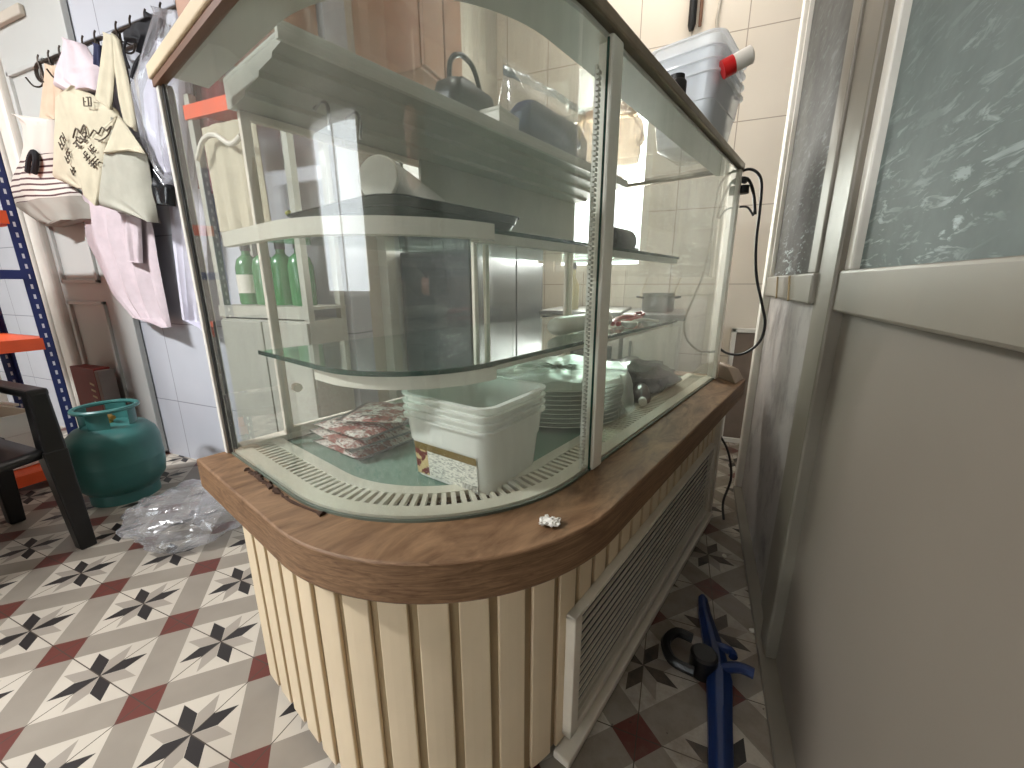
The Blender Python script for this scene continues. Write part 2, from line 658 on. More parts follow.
window(1, 0, -3.07, -2.68, -0.82, 0.95, 2.55, 1)
window(2, 1, 2.82, 0.2, 1.8, 1.05, 2.45, 1)
window(3, 0, 3.08, -0.90, -0.24, 1.15, 2.2, 0)

# pale grey panelled door in the left wall and its trim
mb = MB()
mb.b2((-3.72, YL - 0.035, 0.02), (-3.00, YL - 0.005, 2.86))
d1 = struct(mb.build('door_1', M['grey_door'], bevel=0.004))
for (za, zb) in ((0.12, 0.97), (1.08, 2.24)):
    m = MB()
    x0, x1 = -3.66, -3.24
    y = YL - 0.04
    for lo, hi in (((x0, za), (x1, za + 0.022)), ((x0, zb - 0.022), (x1, zb)), ((x0, za), (x0 + 0.022, zb)), ((x1 - 0.022, za), (x1, zb))):
        m.b2((lo[0], y - 0.012, lo[1]), (hi[0], y + 0.006, hi[1]))
    m.build('door_moulding', M['grey_door'], d1, bevel=0.003)
struct(MB().b2((-3.85, YL - 0.075, 0), (-3.73, YL - 0.002, 2.52)).build('trim_1', M['trimwhite'], bevel=0.02, seg=3))
struct(MB().b2((-4.8, YL - 0.06, 2.45), (-3.33, YL - 0.036, 2.50)).build('trim_2', M['plaster_beige'], bevel=0.006))
mb = MB().cyl((-3.93, YL - 0.06, 0), (-3.93, YL - 0.06, 3.3), 0.035, n=18)
struct(mb.build('trim_3', M['trimwhite'], smooth=True))

for k_, (x_, y_, lb_) in enumerate(((-2.75, 0.0, 'added white fill lamp, unseen, over the open floor left of the counter'), (-3.0, -1.0, 'added white fill lamp, unseen, over the open floor behind the camera'), (-0.25, 2.55, 'added white fill lamp, unseen, close to the tiled back wall'), (-0.80, 1.02, 'added white fill lamp, unseen, right over the display counter'))):
    cl = thing('fill_lamp_fixture', lb_, 'lamp', (x_, y_, 3.3), 0)  # unseen fixture, added to carry the fill light
    MB().b2((-0.6, -0.11, -0.04), (0.6, 0.11, 0.0)).build('housing', M['trimwhite'], cl, bevel=0.006)
    em = NT('lamp_diffuser_%d' % k_)
    em.set(color=srgb(240, 240, 236), rough=0.4)
    em.bsdf.inputs['Emission Color'].default_value = (1, 0.97, 0.93, 1)
    em.bsdf.inputs['Emission Strength'].default_value = 3.0
    MB().b2((-0.56, -0.085, -0.055), (0.56, 0.085, -0.038)).build('diffuser', em.mat, cl, bevel=0.005)

# ------------------------------------------------------------------ partition of pvc frame, panels and frosted glass
PA = Vector((0.336, 0.864, 0))
PD = Vector((0.062, 1.377, 0)).normalized()
PN = Vector((-PD.y, PD.x, 0))          # towards the aisle (-x)
prt = bpy.data.objects.new('wall_partition', None)
COL.objects.link(prt)
prt.location = PA
prt.rotation_euler = (0, 0, math.atan2(PD.y, PD.x))     # local x along the partition, local y towards the aisle
struct(prt)
S0, S1 = -1.45, 1.46
rail_mat = M['pvc']


def pbox(mb, s0, s1, y0, y1, z0, z1):
    return mb.b2((s0, y0, z0), (s1, y1, z1))


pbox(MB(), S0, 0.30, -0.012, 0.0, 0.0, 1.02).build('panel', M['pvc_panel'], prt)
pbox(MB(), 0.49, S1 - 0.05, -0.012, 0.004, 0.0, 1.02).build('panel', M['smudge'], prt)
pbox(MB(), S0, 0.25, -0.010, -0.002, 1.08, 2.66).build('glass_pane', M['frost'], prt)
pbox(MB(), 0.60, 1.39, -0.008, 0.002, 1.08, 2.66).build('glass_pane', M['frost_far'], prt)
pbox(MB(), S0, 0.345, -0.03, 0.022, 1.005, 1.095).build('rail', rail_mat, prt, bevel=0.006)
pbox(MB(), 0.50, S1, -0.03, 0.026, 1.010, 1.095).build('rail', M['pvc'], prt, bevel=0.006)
m = MB()
pbox(m, 0.275, 0.36, -0.03, 0.030, 0.02, 2.72)
m.build('mullion', M['pvc'], prt, bevel=0.006)
m = MB()
pbox(m, 0.36, 0.51, -0.03, 0.012, 0.02, 2.72)
m.build('mullion', M['pvc'], prt, bevel=0.005)
m = MB()
pbox(m, 0.235, 0.278, -0.02, 0.014, 1.095, 2.66)
m.build('glazing_bead', M['trimwhite'], prt, bevel=0.004)
m = MB()
pbox(m, 0.51, 0.60, -0.02, 0.020, 1.095, 2.66)
m.build('glazing_bead', M['pvc'], prt, bevel=0.004)
m = MB()
pbox(m, 1.385, S1, -0.03, 0.034, 0.0, 2.72)
m.build('frame_post', M['trimwhite'], prt, bevel=0.006)
m = MB()
pbox(m, 1.37, 1.387, -0.02, 0.018, 1.095, 2.66)
m.build('glazing_bead', M['trimwhite'], prt, bevel=0.003)
m = MB()
pbox(m, S0, S1, -0.03, 0.03, 2.66, 2.74)
m.build('head_rail', M['pvc'], prt, bevel=0.005)
m = MB()
pbox(m, S0, S1 - 0.07, -0.03, 0.042, 0.0, 0.020)
m.build('kerb', M['pvc'], prt, bevel=0.005)
# loose painted strips on the far rail
for s_ in (0.80, 1.05):
    m = MB()
    m.box((s_, 0.028, 1.05), (0.008, 0.006, 0.09), Matrix.Rotation(0.5, 3, 'Y'))
    m.build('rail_joint', M['groove'], prt)

# ================================================================== DISPLAY COUNTER
CO = W(1.05, -0.75, 0)                     # origin of the counter
CL = Vector((-0.75, 1.05, 0))              # the same point in counter coordinates (v, u)
counter = thing('display_counter', 'curved glass patisserie display counter with oak ledge and cream slatted base', 'display counter', CO, -ANG)


def path(ue, vf, R, vb, uf, n=28, nb=10, nf=24):
    c = (vf - R, ue + R)
    P = []
    for i in range(nb):
        P.append((vb + (c[0] - vb) * i / nb, ue))
    for i in range(n + 1):
        a = -PI / 2 + PI / 2 * i / n
        P.append((c[0] + R * math.cos(a), c[1] + R * math.sin(a)))
    for i in range(1, nf + 1):
        P.append((vf, c[1] + (uf - c[1]) * i / nf))
    return P


def off_path(o, vb=-1.19, uf=1.985, **k):
    """parallel to the glass line, o metres inside it"""
    return path(0.298 + o, -0.40 - o, max(0.42 - o, 0.02), vb, uf, **k)


# slatted base: boards and grooves follow the curved outline
def resample(P, step):
    out = [Vector((P[0][0], P[0][1]))]
    acc = 0.0
    for a, b in zip(P, P[1:]):
        a, b = Vector((a[0], a[1])), Vector((b[0], b[1]))
        L = (b - a).length
        if L < 1e-9:
            continue
        d = (b - a) / L
        t = step - acc
        while t <= L:
            out.append(a + d * t)
            t += step
        acc = (acc + L) % step if t - step <= L else acc + L
        acc = L - (t - step)
    return out


base_path = path(0.266, -0.356, 0.40, -1.075, 1.94, 60, 40, 120)


def arclen(P):
    L = [0.0]
    for a, b in zip(P, P[1:]):
        L.append(L[-1] + math.hypot(b[0] - a[0], b[1] - a[1]))
    return L


AL = arclen(base_path)


def at_len(P, L, s):
    s = min(max(s, 0), L[-1] - 1e-6)
    lo = 0
    while L[lo + 1] < s:
        lo += 1
    f = (s - L[lo]) / (L[lo + 1] - L[lo])
    p = Vector((P[lo][0] + (P[lo + 1][0] - P[lo][0]) * f, P[lo][1] + (P[lo + 1][1] - P[lo][1]) * f))
    d = Vector((P[lo + 1][0] - P[lo][0], P[lo + 1][1] - P[lo][1])).normalized()
    return p, Vector((d.y, -d.x))         # point, outward normal


core = [at_len(base_path, AL, s * 0.02) for s in range(int(AL[-1] / 0.02) + 1)]
pts = [p - n * 0.008 for p, n in core]
pts = [(p.x, p.y) for p in pts] + [(-0.36, 1.94), (-1.075, 1.94)]
MB().prism(pts, 0.03, 0.57).build('base_body', M['groove'], counter, off=CL)
slats = MB()
s = 0.004
while s < AL[-1] - 0.02:
    w = 0.056
    seg = [at_len(base_path, AL, s + w * i / 3) for i in range(4)]
    slats.strip([(p + n * 0.0).to_tuple() for p, n in seg], [(p - n * 0.0095).to_tuple() for p, n in seg], 0.03, 0.568)
    s += 0.0735
slats.build('slatted_cladding', M['cream'], counter, off=CL, bevel=0.0025)
kp = path(0.275, -0.366, 0.40, -1.06, 1.93, 40, 20, 60)
kp2 = path(0.31, -0.40, 0.36, -1.06, 1.93, 40, 20, 60)
MB().strip(kp2, [(a * 1.0 - 0.02, b + 0.02) for a, b in kp2], 0.0, 0.035).build('plinth', M['groove'], counter, off=CL)

# ventilation grille in the aisle face
vg = MB()
x0, x1 = -0.358, -0.334
u0, u1, z0, z1 = 0.625, 1.845, 0.05, 0.385
for lo, hi in (((u0, z0), (u0 + 0.032, z1)), ((u1 - 0.03, z0), (u1, z1)), ((u0, z0), (u1, z0 + 0.022)), ((u0, z1 - 0.012), (u1, z1))):
    vg.b2((x0, lo[0], lo[1]), (x1, hi[0], hi[1]))
vgo = vg.build('vent_grille', M['white_metal'], counter, off=CL, bevel=0.003)
MB().b2((-0.357, u0 + 0.03, z0 + 0.02), (-0.3535, u1 - 0.03, z1 - 0.01)).build('vent_backing', M['black'], vgo, off=CL)
for i in range(13):
    z = z0 + 0.034 + i * 0.0238
    m = MB()
    m.box((-0.3425, (u0 + u1) / 2, z), (0.0055, u1 - u0 - 0.055, 0.0035), Matrix.Rotation(0.0, 3, 'Y'))
    m.build('louver', M['white_metal'], vgo, off=CL)
# loose skirting under the grille
MB().b2((-0.365, 0.60, 0.0), (-0.322, 1.90, 0.022)).build('kick_strip', M['white_metal'], counter, off=CL, bevel=0.004)
MB().b2((-0.40, 1.90, 0.0), (-0.335, 1.94, 0.567)).build('corner_post', M['white_metal'], counter, off=CL, bevel=0.004)

# oak ledge
LO = path(0.230, -0.286, 0.45, -1.205, 2.045, 40, 14, 30)
LI = path(0.32, -0.425, 0.39, -1.205, 2.045, 40, 14, 30)
led = MB()
led.strip(LO, LI, 0.567, 0.645)
led.strip([(-0.286, 1.955), (-1.20, 1.955)], [(-0.286, 2.045), (-1.20, 2.045)], 0.567, 0.6445)
led.build('oak_ledge', M['oak'], counter, off=CL, bevel=0.004, smooth=True)

# deck, air grille and back
deck = off_path(0.118, uf=1.97)
m = MB()
m.prism(deck + [(-1.18, 1.97)], 0.630, 0.641)
m.build('inner_deck', M['deck'], counter, off=CL, bevel=0.003)
ch = MB().strip(off_path(0.0, uf=1.97), off_path(0.125, uf=1.97), 0.60, 0.612)
ch.build('air_channel', M['dark'], counter, off=CL)
# slotted ring: two rims and a bar between each pair of slots
ring = MB()
ring.strip(off_path(0.006, uf=1.97), off_path(0.040, uf=1.97), 0.643, 0.655)
ring.strip(off_path(0.088, uf=1.97), off_path(0.118, uf=1.97), 0.643, 0.655)
rp = off_path(0.064, uf=1.97, n=60, nb=40, nf=100)
rl = arclen(rp)
s = 0.02
while s < rl[-1]:
    p, n = at_len(rp, rl, s)
    a = math.atan2(n.y, n.x)
    ring.box((p.x, p.y, 0.649), (0.056, 0.0095, 0.010), a)
    s += 0.0195
ring.build('air_grille', M['grille'], counter, off=CL)

gm = MB()
gp = [p for p in off_path(-0.009, nb=60) if -1.04 < p[0] < -0.70]
rng = random.Random(4)
gm.tube([(p[0] + rng.uniform(-0.003, 0.003), p[1] + rng.uniform(-0.004, 0.002), 0.6455) for p in gp], [rng.choice((0.0025, 0.004, 0.006, 0.0075, 0.003)) for _ in gp], n=6, smooth=1)
gm.build('grime', plain('crusted_brown_grime', (64, 42, 26), 0.9, var=0.3, scale=60), counter, off=CL)['label'] = 'crusted brown grime along the foot of the glass'

# glass: curved corner pane, straight front pane, far end pane
gz0, gz1 = 0.646, 1.502
cp = [p for p in off_path(0.0, n=40, nb=20, nf=40) if p[1] < 0.778] + [(-0.40, 0.780)]
MB().wall(cp, gz0, gz1).build('curved_glass', M['glass'], counter, off=CL, smooth=True)
MB().wall([(-0.40, 0.832), (-0.40, 1.965)], gz0, gz1).build('front_glass', M['glass'], counter, off=CL)
MB().wall([(-0.412, 1.975), (-1.17, 1.975)], gz0, gz1).build('end_glass', M['glass'], counter, off=CL)
MB().strip(off_path(-0.0015), off_path(0.004), 0.645, 0.6505).build('glass_seal', M['seal'], counter, off=CL)
MB().b2((-0.402, 0.7785, gz0), (-0.398, 0.7815, gz1)).build('glass_edge', M['glass_edge'], counter, off=CL)
zip_ = MB()
for i in range(88):
    zip_.box((-0.409, 0.763, 0.66 + i * 0.009), (0.008, 0.010, 0.0055))
zip_.b2((-0.414, 0.759, 0.655), (-0.410, 0.767, 1.455))
zip_.build('shelf_bracket_rail', M['housing_light'], counter, off=CL)

# posts
MB().b2((-0.425, 0.788, 0.645), (-0.394, 0.834, 1.512)).build('front_post', M['post'], counter, off=CL, bevel=0.004)
MB().b2((-0.430, 1.958, 0.645), (-0.392, 1.992, 1.512)).build('front_post', M['post'], counter, off=CL, bevel=0.004)
MB().b2((-1.205, 1.95, 0.645), (-1.17, 1.992, 1.512)).build('rear_post', M['white_metal'], counter, off=CL, bevel=0.004)
MB().b2((-1.212, 0.296, 0.645), (-1.197, 0.318, 1.474)).build('edge_strip', M['brownstrip'], counter, off=CL)
MB().b2((-1.197, 0.290, 0.645), (-1.180, 0.318, 1.474)).build('edge_strip', M['trimwhite'], counter, off=CL, bevel=0.002)
MB().b2((-1.180, 0.296, 0.645), (-1.166, 0.312, 1.474)).build('edge_seal', M['black'], counter, off=CL)

# top frame: tarnished trim outside, pale lip below, cream batten over the near end
tf = MB()
tf.strip([p for p in off_path(-0.012, uf=2.0) if p[0] > -0.80], [q for p, q in zip(off_path(-0.012, uf=2.0), off_path(0.020, uf=2.0)) if p[0] > -0.80], 1.515, 1.540)
tf.strip([(-0.388, 1.97), (-1.20, 1.97)], [(-0.388, 2.0), (-1.20, 2.0)], 1.512, 1.540)
tf.build('top_trim', M['bronze'], counter, off=CL, bevel=0.005)
tf = MB()
tf.strip(off_path(0.004, uf=1.97), off_path(0.088, uf=1.97), 1.500, 1.512)
tf.build('top_lip', M['housing_light'], counter, off=CL)
MB().b2((-1.205, 0.282, 1.488), (-0.60, 0.303, 1.514)).build('top_batten', M['cream'], counter, off=CL, bevel=0.003)
MB().b2((-1.200, 0.287, 1.474), (-0.62, 0.303, 1.4875)).build('top_batten_core', M['brownstrip'], counter, off=CL)
rg = MB()
rg.prism([(-0.885, 0.32)] + [p for p in off_path(0.022, uf=1.97) if p[0] > -0.885] + [(-0.885, 1.97)], 1.520, 1.526)
rg.b2((-1.185, 0.322, 1.520), (-0.885, 0.418, 1.526))
rg.build('roof_glass', M['glass_flat'], counter, off=CL)

# stepped rear housing under the roof
prof = [(-0.872, 1.532), (-0.872, 1.512), (-0.93, 1.506), (-0.935, 1.498), (-1.0, 1.494), (-1.005, 1.484), (-1.08, 1.480), (-1.085, 1.470), (-1.18, 1.466), (-1.195, 1.470), (-1.195, 1.532)]
hb = MB()
rows = []
for u in (0.42, 1.955):
    rows.append([Vector((v, u, z)) for v, z in prof])
R_ = hb.grid(rows, closed=True)
hb.face(R_[0])
hb.face(R_[1][::-1])
hb.build('rear_housing', M['housing'], counter, off=CL)
hl = MB().b2((-0.876, 0.405, 1.503), (-0.866, 1.95, 1.534))
hl.build('housing_lip', M['housing_light'], counter, off=CL)
for u_ in (0.56, 0.64):
    h = MB().tube([(-1.06, u_, 1.478), (-1.03, u_, 1.486), (-1.0, u_, 1.475), (-0.995, u_, 1.45), (-1.0, u_, 1.42)], 0.004)
    h.build('wire_hook', M['steel'], counter, off=CL, smooth=True)

MB().b2((-1.160, 0.95, 1.215), (-1.150, 1.955, 1.480)).build('rear_panel', M['housing'], counter, off=CL)
# rear sliding doors: panes in pale frames
for (ua, ub, v0) in ((0.43, 1.29, -1.165), (1.22, 1.955, -1.185)):
    sd = MB()
    for lo, hi in (((ua, 0.66), (ua + 0.022, 1.464)), ((ub - 0.022, 0.66), (ub, 1.464)), ((ua, 0.66), (ub, 0.678)), ((ua, 1.446), (ub, 1.464))):
        sd.b2((v0 - 0.008, lo[0], lo[1]), (v0 + 0.008, hi[0], hi[1]))
    so = sd.build('sliding_door', M['white_metal'], counter, off=CL, bevel=0.002)
    MB().wall([(v0, ua + 0.02), (v0, ub - 0.02)], 0.678, 1.446).build('door_glass', M['glass_flat'], so, off=CL)
MB().b2((-1.195, 0.32, 0.645), (-1.155, 1.96, 0.662)).build('door_track', M['white_metal'], counter, off=CL)
pk = MB().cyl((-1.158, 0.47, 0.79), (-1.14, 0.47, 0.79), 0.012, n=14)
pk.build('door_knob', M['white_metal'], counter, off=CL, smooth=True)


# shelves
def shelf_outline(ue, vf, R, vb, uf, n=24):
    P = path(ue, vf, R, vb, uf, n, 8, 12)
    return P + [(vb, uf)]


# middle: thick clear glass with a green edge on a white support
so1 = path(0.388, -0.572, 0.24, -1.15, 1.92, 30, 6, 16)
gs = MB().prism(so1 + [(-1.15, 1.92)], 0.8955, 0.9035).build('glass_shelf', M['glass_shelf'], counter, off=CL)
MB().strip([(a, b) for a, b in so1], [(a - 0.004, b + 0.004) for a, b in so1], 0.8948, 0.9048).build('shelf_edge', M['glass_edge'], gs, off=CL, smooth=True)
sb = path(0.400, -0.566, 0.25, -0.88, 0.62, 20, 4, 4)
MB().strip(sb, [(a - 0.012, b + 0.012) for a, b in sb], 0.866, 0.8945).build('shelf_support', M['board'], counter, off=CL, smooth=True)
MB().b2((-0.612, 0.64, 0.880), (-0.586, 1.90, 0.8945)).build('shelf_support', M['board'], counter, off=CL)
# upper: glass shelf over a white curved band
so2 = path(0.350, -0.590, 0.28, -1.15, 1.92, 30, 6, 16)
gs2 = MB().prism(so2 + [(-1.15, 1.92)], 1.172, 1.180).build('glass_shelf', M['glass_shelf'], counter, off=CL)
MB().strip(so2, [(a - 0.003, b + 0.003) for a, b in so2], 1.1715, 1.1805).build('shelf_edge', M['glass_edge'], gs2, off=CL, smooth=True)
sb = path(0.336, -0.546, 0.29, -1.10, 0.62, 24, 6, 4)
MB().strip(sb, [(a - 0.02, b + 0.02) for a, b in sb], 1.152, 1.1815).build('shelf_support', M['board'], counter, off=CL, smooth=True)
MB().b2((-0.616, 0.63, 1.152), (-0.592, 1.90, 1.1715)).build('shelf_support', M['housing_light'], counter, off=CL)
# small beige end block on the ledge
m = MB()
R0 = [Vector(p) for p in ((-0.395, 1.995, 0.646), (-0.300, 1.90, 0.646), (-0.292, 2.04, 0.646), (-0.395, 2.04, 0.646))]
R1 = [Vector(p) for p in ((-0.395, 2.0, 0.715), (-0.35, 1.955, 0.71), (-0.315, 2.03, 0.69), (-0.395, 2.035, 0.72))]
rr = m.grid([R0, R1], closed=True)
m.face(rr[0][::-1])
m.face(rr[1])
blk = m.build('corner_cover', M['plaster_brown'], None, bevel=0.006)
blk.location = (0, 0, 0)
blk.rotation_euler = (0, 0, -ANG)
tag(blk, 'small brown wedge-shaped cover at the far end of the oak ledge', 'cover')


# ================================================================== THINGS IN AND ON THE COUNTER
def place(name, label, cat, u, v, z, rz=0.0, group=None):
    return thing(name, label, cat, W(u, v, z), -ANG + rz, group)


M['milky'] = film('milky_plastic', (0.97, 0.98, 0.96), 0.88, (252, 253, 246), 0.18, 0.8, 1.35, tl_mix=0.2)
M['tubclear'] = film('clouded_clear_plastic', (0.98, 0.99, 1.0), 0.6, (248, 251, 254), 0.12, 0.8, 1.4, tl_mix=0.3)
M['wrap'] = film('thin_clear_wrap', (0.96, 0.97, 0.97), 0.05, (230, 232, 232), 0.06, 1.0, 1.7)
M['polybag'] = film('cloudy_polythene', (0.94, 0.95, 0.96), 0.26, (226, 226, 230), 0.16, 1.0, 1.6)


def tub(parent, l, w, h, mat, taper=0.88, r=0.03, name='tub_shell', rim=0.012):
    mb = MB()
    t = 0.0022
    seq = [(taper, 0.0, -0.012), (taper, 0.004, 0), (1.0, h * 0.93, 0), (1.0, h, 0)]
    rows = []
    k = lambda f, z, o: [Vector((x, y, z)) for x, y in rrect(l * f + o, w * f + o, max(0.012, r + o / 2))]
    rows = [k(taper, 0, -0.014), k(taper, 0.006, 0), k(1 - (1 - taper) * 0.35, h * 0.62, 0), k(1 - (1 - taper) * 0.33, h * 0.63, 0.006), k(1.0, h * 0.97, 0.006),
            k(1.0, h * 0.975, 2 * rim), k(1.0, h, 2 * rim), k(1.0, h, 0.0)]
    R = mb.grid(rows, closed=True)
    mb.face(R[0][::-1])
    inner = [k(1.0, h, 0.0), k(taper, 0.010, -0.004), k(taper, 0.008, -0.016)]
    R2 = mb.grid(inner, closed=True)
    mb.face(R2[-1])
    bmesh.ops.remove_doubles(mb.bm, verts=mb.bm.verts, dist=1e-5)
    return mb.build(name, mat, parent, smooth=True)


# nested milky tubs with a printed label
labs = ['milky white plastic tub at the bottom of the nested stack, with a brown printed label',
        'milky white plastic tub nested second from the bottom in the display counter',
        'milky white plastic tub nested second from the top in the display counter',
        'empty milky white plastic tub on top of the nested stack, open towards the glass']
for i in range(4):
    t_ = place('plastic_tub', labs[i], 'tub', 0.630, -0.613, 0.642 + 0.0165 * i, 0.07, 'nested white tubs in the display counter')
    tub(t_, 0.235, 0.222, 0.150, M['milky'], 0.90)
    if i == 0:
        lab = NT('printed_food_label')
        o = lab.sep(lab.tc.outputs['Object'])
        x, z = o[0], o[2]
        band = lab.m('GREATER_THAN', z, 0.073)
        c = lab.mix(lab.m('GREATER_THAN', lab.noise(120, 2, 0.5, lab.mapv((1, 1, 3))), 0.55), srgb(232, 230, 218), srgb(176, 178, 168))
        fruit = lab.m('LESS_THAN', x, -0.052)
        fr = lab.mix(lab.m('GREATER_THAN', lab.noise(55, 2), 0.5), srgb(112, 36, 30), srgb(206, 184, 132))
        c = lab.mix(fruit, c, fr)
        bars = lab.m('MULTIPLY', lab.m('MULTIPLY', lab.m('GREATER_THAN', x, 0.045), lab.m('LESS_THAN', z, 0.026)), lab.m('GREATER_THAN', lab.m('FRACT', lab.m('MULTIPLY', x, 260.0)), 0.5))
        c = lab.mix(bars, c, srgb(50, 48, 44))
        c = lab.mix(band, c, srgb(120, 98, 46))
        lab.set(color=c, rough=0.35)
        # the label lies on the side that faces the curved corner
        m = MB()
        h0, h1 = 0.012, 0.090
        hw = 0.222 / 2
        sl = lambda z: 0.90 + (1 - 0.90) * 0.65 * z / (0.150 * 0.62)
        fz = lambda z: -(hw * sl(z)) - 0.0012
        rows = [[Vector((xx, fz(z), z)) for xx in (-0.090, 0.088)] for z in (h0, h1)]
        m.grid(rows)
        lo_ = m.build('label', lab.mat, t_)
        lo_['label'] = 'paper label with a brown top band, fruit picture and bar code'

# packets in printed wrap
pm = NT('printed_packet_wrap')
nz = pm.noise(26, 4, 0.7, pm.mapv((1, 1.6, 1)))
cc = pm.mix(pm.ramp(nz, 0.47, 0.56), srgb(214, 206, 196), srgb(146, 84, 74))
cc = pm.mix(pm.m('GREATER_THAN', pm.noise(70, 2, 0.5, pm.mapv((1, 3, 1))), 0.60), cc, srgb(92, 78, 72))
pm.set(color=cc, rough=0.3)
plab = ['flat red and white printed packet lying lowest on the deck beside the tubs',
        'flat red and white printed packet second from the bottom of the pile by the tubs',
        'flat red and white printed packet second from the top of the pile by the tubs',
        'flat printed packet turned askew on top of the pile beside the tubs']
for i, (u_, v_, rz, dx, dy) in enumerate(((0.56, -0.965, 0.05, 0.20, 0.19), (0.555, -0.975, -0.04, 0.21, 0.19), (0.563, -0.965, 0.10, 0.20, 0.18), (0.60, -0.935, 0.55, 0.17, 0.16))):
    p_ = place('printed_packet', plab[i], 'packet', u_, v_, 0.642 + 0.0245 * i, rz, 'printed packets in the display counter')
    mb = MB()
    n = 10
    rows = []
    for a in range(n + 1):
        row = []
        for b in range(n + 1):
            x, y = a / n - 0.5, b / n - 0.5
            puff = (max(0, 1 - (2 * x) ** 4) * max(0, 1 - (2 * y) ** 4)) ** 0.5
            row.append((x * dx, y * dy, puff))
        rows.append(row)
    mb.grid([[Vector((x, y, 0.012 + 0.0115 * q)) for x, y, q in r] for r in rows])
    mb.grid([[Vector((x, y, 0.012 - 0.0118 * q)) for x, y, q in r] for r in rows])
    bmesh.ops.remove_doubles(mb.bm, verts=mb.bm.verts, dist=1e-6)
    mb.build('packet_body', pm.mat, p_, smooth=True)
    for sg in (-1, 1):
        MB().b2((sg * dx / 2, -dy / 2, 0.011), (sg * (dx / 2 + 0.010), dy / 2, 0.013)).build('crimped_end', M['steel'], p_)

# stacked clear plates
plate_mat = film('clear_plate_plastic', (0.88, 0.90, 0.87), 0.85, (246, 248, 236), 0.10, 1.0, 1.35, tl_mix=0.2)
for i in range(9):
    ordn = ['lowest', 'second from the bottom', 'third from the bottom', 'fourth from the bottom', 'in the middle', 'fourth from the top', 'third from the top', 'second from the top', 'topmost'][i]
    p_ = place('plastic_plate', 'round clear plastic plate %s of the wide stack behind the tubs' % ordn, 'plate', 1.13, -0.715, 0.642 + 0.0135 * i, 0.3 * i, 'clear plates stacked in the display counter')
    mb = MB()
    R = 0.232
    mb.lathe([(0, 0.0), (R * 0.72, 0.0), (R * 0.80, 0.003), (R * 0.93, 0.018), (R, 0.021), (R, 0.0235), (R * 0.925, 0.0205), (R * 0.79, 0.0055), (R * 0.71, 0.0025), (0, 0.0025)], n=48)
    bmesh.ops.remove_doubles(mb.bm, verts=mb.bm.verts, dist=1e-6)
    mb.build('plate_body', plate_mat, p_, smooth=True)
# plastic sheet draped over the plates
mb = MB()
rows = []
for a in range(15):
    row = []
    r = 0.252 * a / 11
    for b in range(40):
        th = 2 * PI * b / 40
        wr = 0.004 * math.sin(7 * th + a) + 0.003 * math.sin(13 * th - a * 0.7)
        if a <= 10:
            z = 0.797 + wr
            rr = r
        else:
            rr = 0.243 + 0.005 * (a - 11) + wr
            z = 0.79 - 0.028 * (a - 10) + wr
        row.append(Vector((rr * math.cos(th), rr * math.sin(th), z - 0.642)))
    rows.append(row)
mb.grid(rows, closed=True)
sh = mb.build('plastic_sheet', film('dull_clear_sheet', (0.95, 0.96, 0.95), 0.30, (196, 198, 186), 0.28, 0.8, 1.4), None, smooth=True)
sh.location = W(1.13, -0.715, 0.642)
tag(sh, 'crumpled clear plastic sheet draped over the stack of round plates', 'plastic sheet')

# black goods at the far end of the deck
def blob(name, mat, label, cat, loc, dims, seed, rz=0.0, amp=0.22, n=22, freq=3.0, group=None, flat=True):
    """lumpy closed bag resting on its underside"""
    from mathutils import noise
    mb = MB()
    rows = []
    for i in range(n + 1):
        ph = -PI / 2 + PI * i / n
        row = []
        for j in range(n * 2):
            th = 2 * PI * j / (n * 2)
            d = Vector((math.cos(ph) * math.cos(th), math.cos(ph) * math.sin(th), math.sin(ph)))
            k = 1 + amp * noise.noise(d * freq + Vector((seed * 3.1, seed, 0))) + amp * 0.5 * abs(noise.noise(d * freq * 3.1 + Vector((seed, 5, 0))))
            p = Vector((d.x * dims[0] / 2 * k, d.y * dims[1] / 2 * k, d.z * dims[2] / 2 * k))
            if flat:
                p.z = max(p.z, -dims[2] * 0.42) + dims[2] * 0.42
            row.append(p)
        rows.append(row)
    mb.grid(rows, closed=True)
    bmesh.ops.remove_doubles(mb.bm, verts=mb.bm.verts, dist=1e-6)
    o = mb.build(name, mat, None, smooth=True)
    o.location = loc
    o.rotation_euler = (0, 0, rz)
    return tag(o, label, cat, group)


M['blackfilm'] = plain('shiny_black_film', (34, 36, 38), 0.16, var=0.3, scale=12)
M['maroon'] = plain('dark_maroon_plastic', (62, 34, 32), 0.35)
blob('black_bundle', M['blackfilm'], 'shiny black plastic bundle at the far end of the deck', 'bundle', W(1.62, -0.66, 0.642), (0.36, 0.46, 0.115), 3, -ANG, 0.22)
t_ = place('maroon_bottle', 'dark maroon bottle lying in front of the black bundle', 'bottle', 1.40, -0.52, 0.642, 0.0)
MB().lathe([(0, -0.07), (0.028, -0.07), (0.031, -0.06), (0.031, 0.04), (0.013, 0.065), (0.012, 0.08), (0, 0.08)], (0, 0, 0.031), 20, Matrix.Rotation(-1.15, 3, 'Z') @ Matrix.Rotation(PI / 2, 3, 'Y')).build('bottle_body', M['maroon'], t_, smooth=True)
t2 = MB().lathe([(0, 0.078), (0.014, 0.078), (0.014, 0.10), (0, 0.10)], (0, 0, 0.031), 16, Matrix.Rotation(-1.15, 3, 'Z') @ Matrix.Rotation(PI / 2, 3, 'Y')).build('bottle_cap', M['trimwhite'], t_, smooth=True)
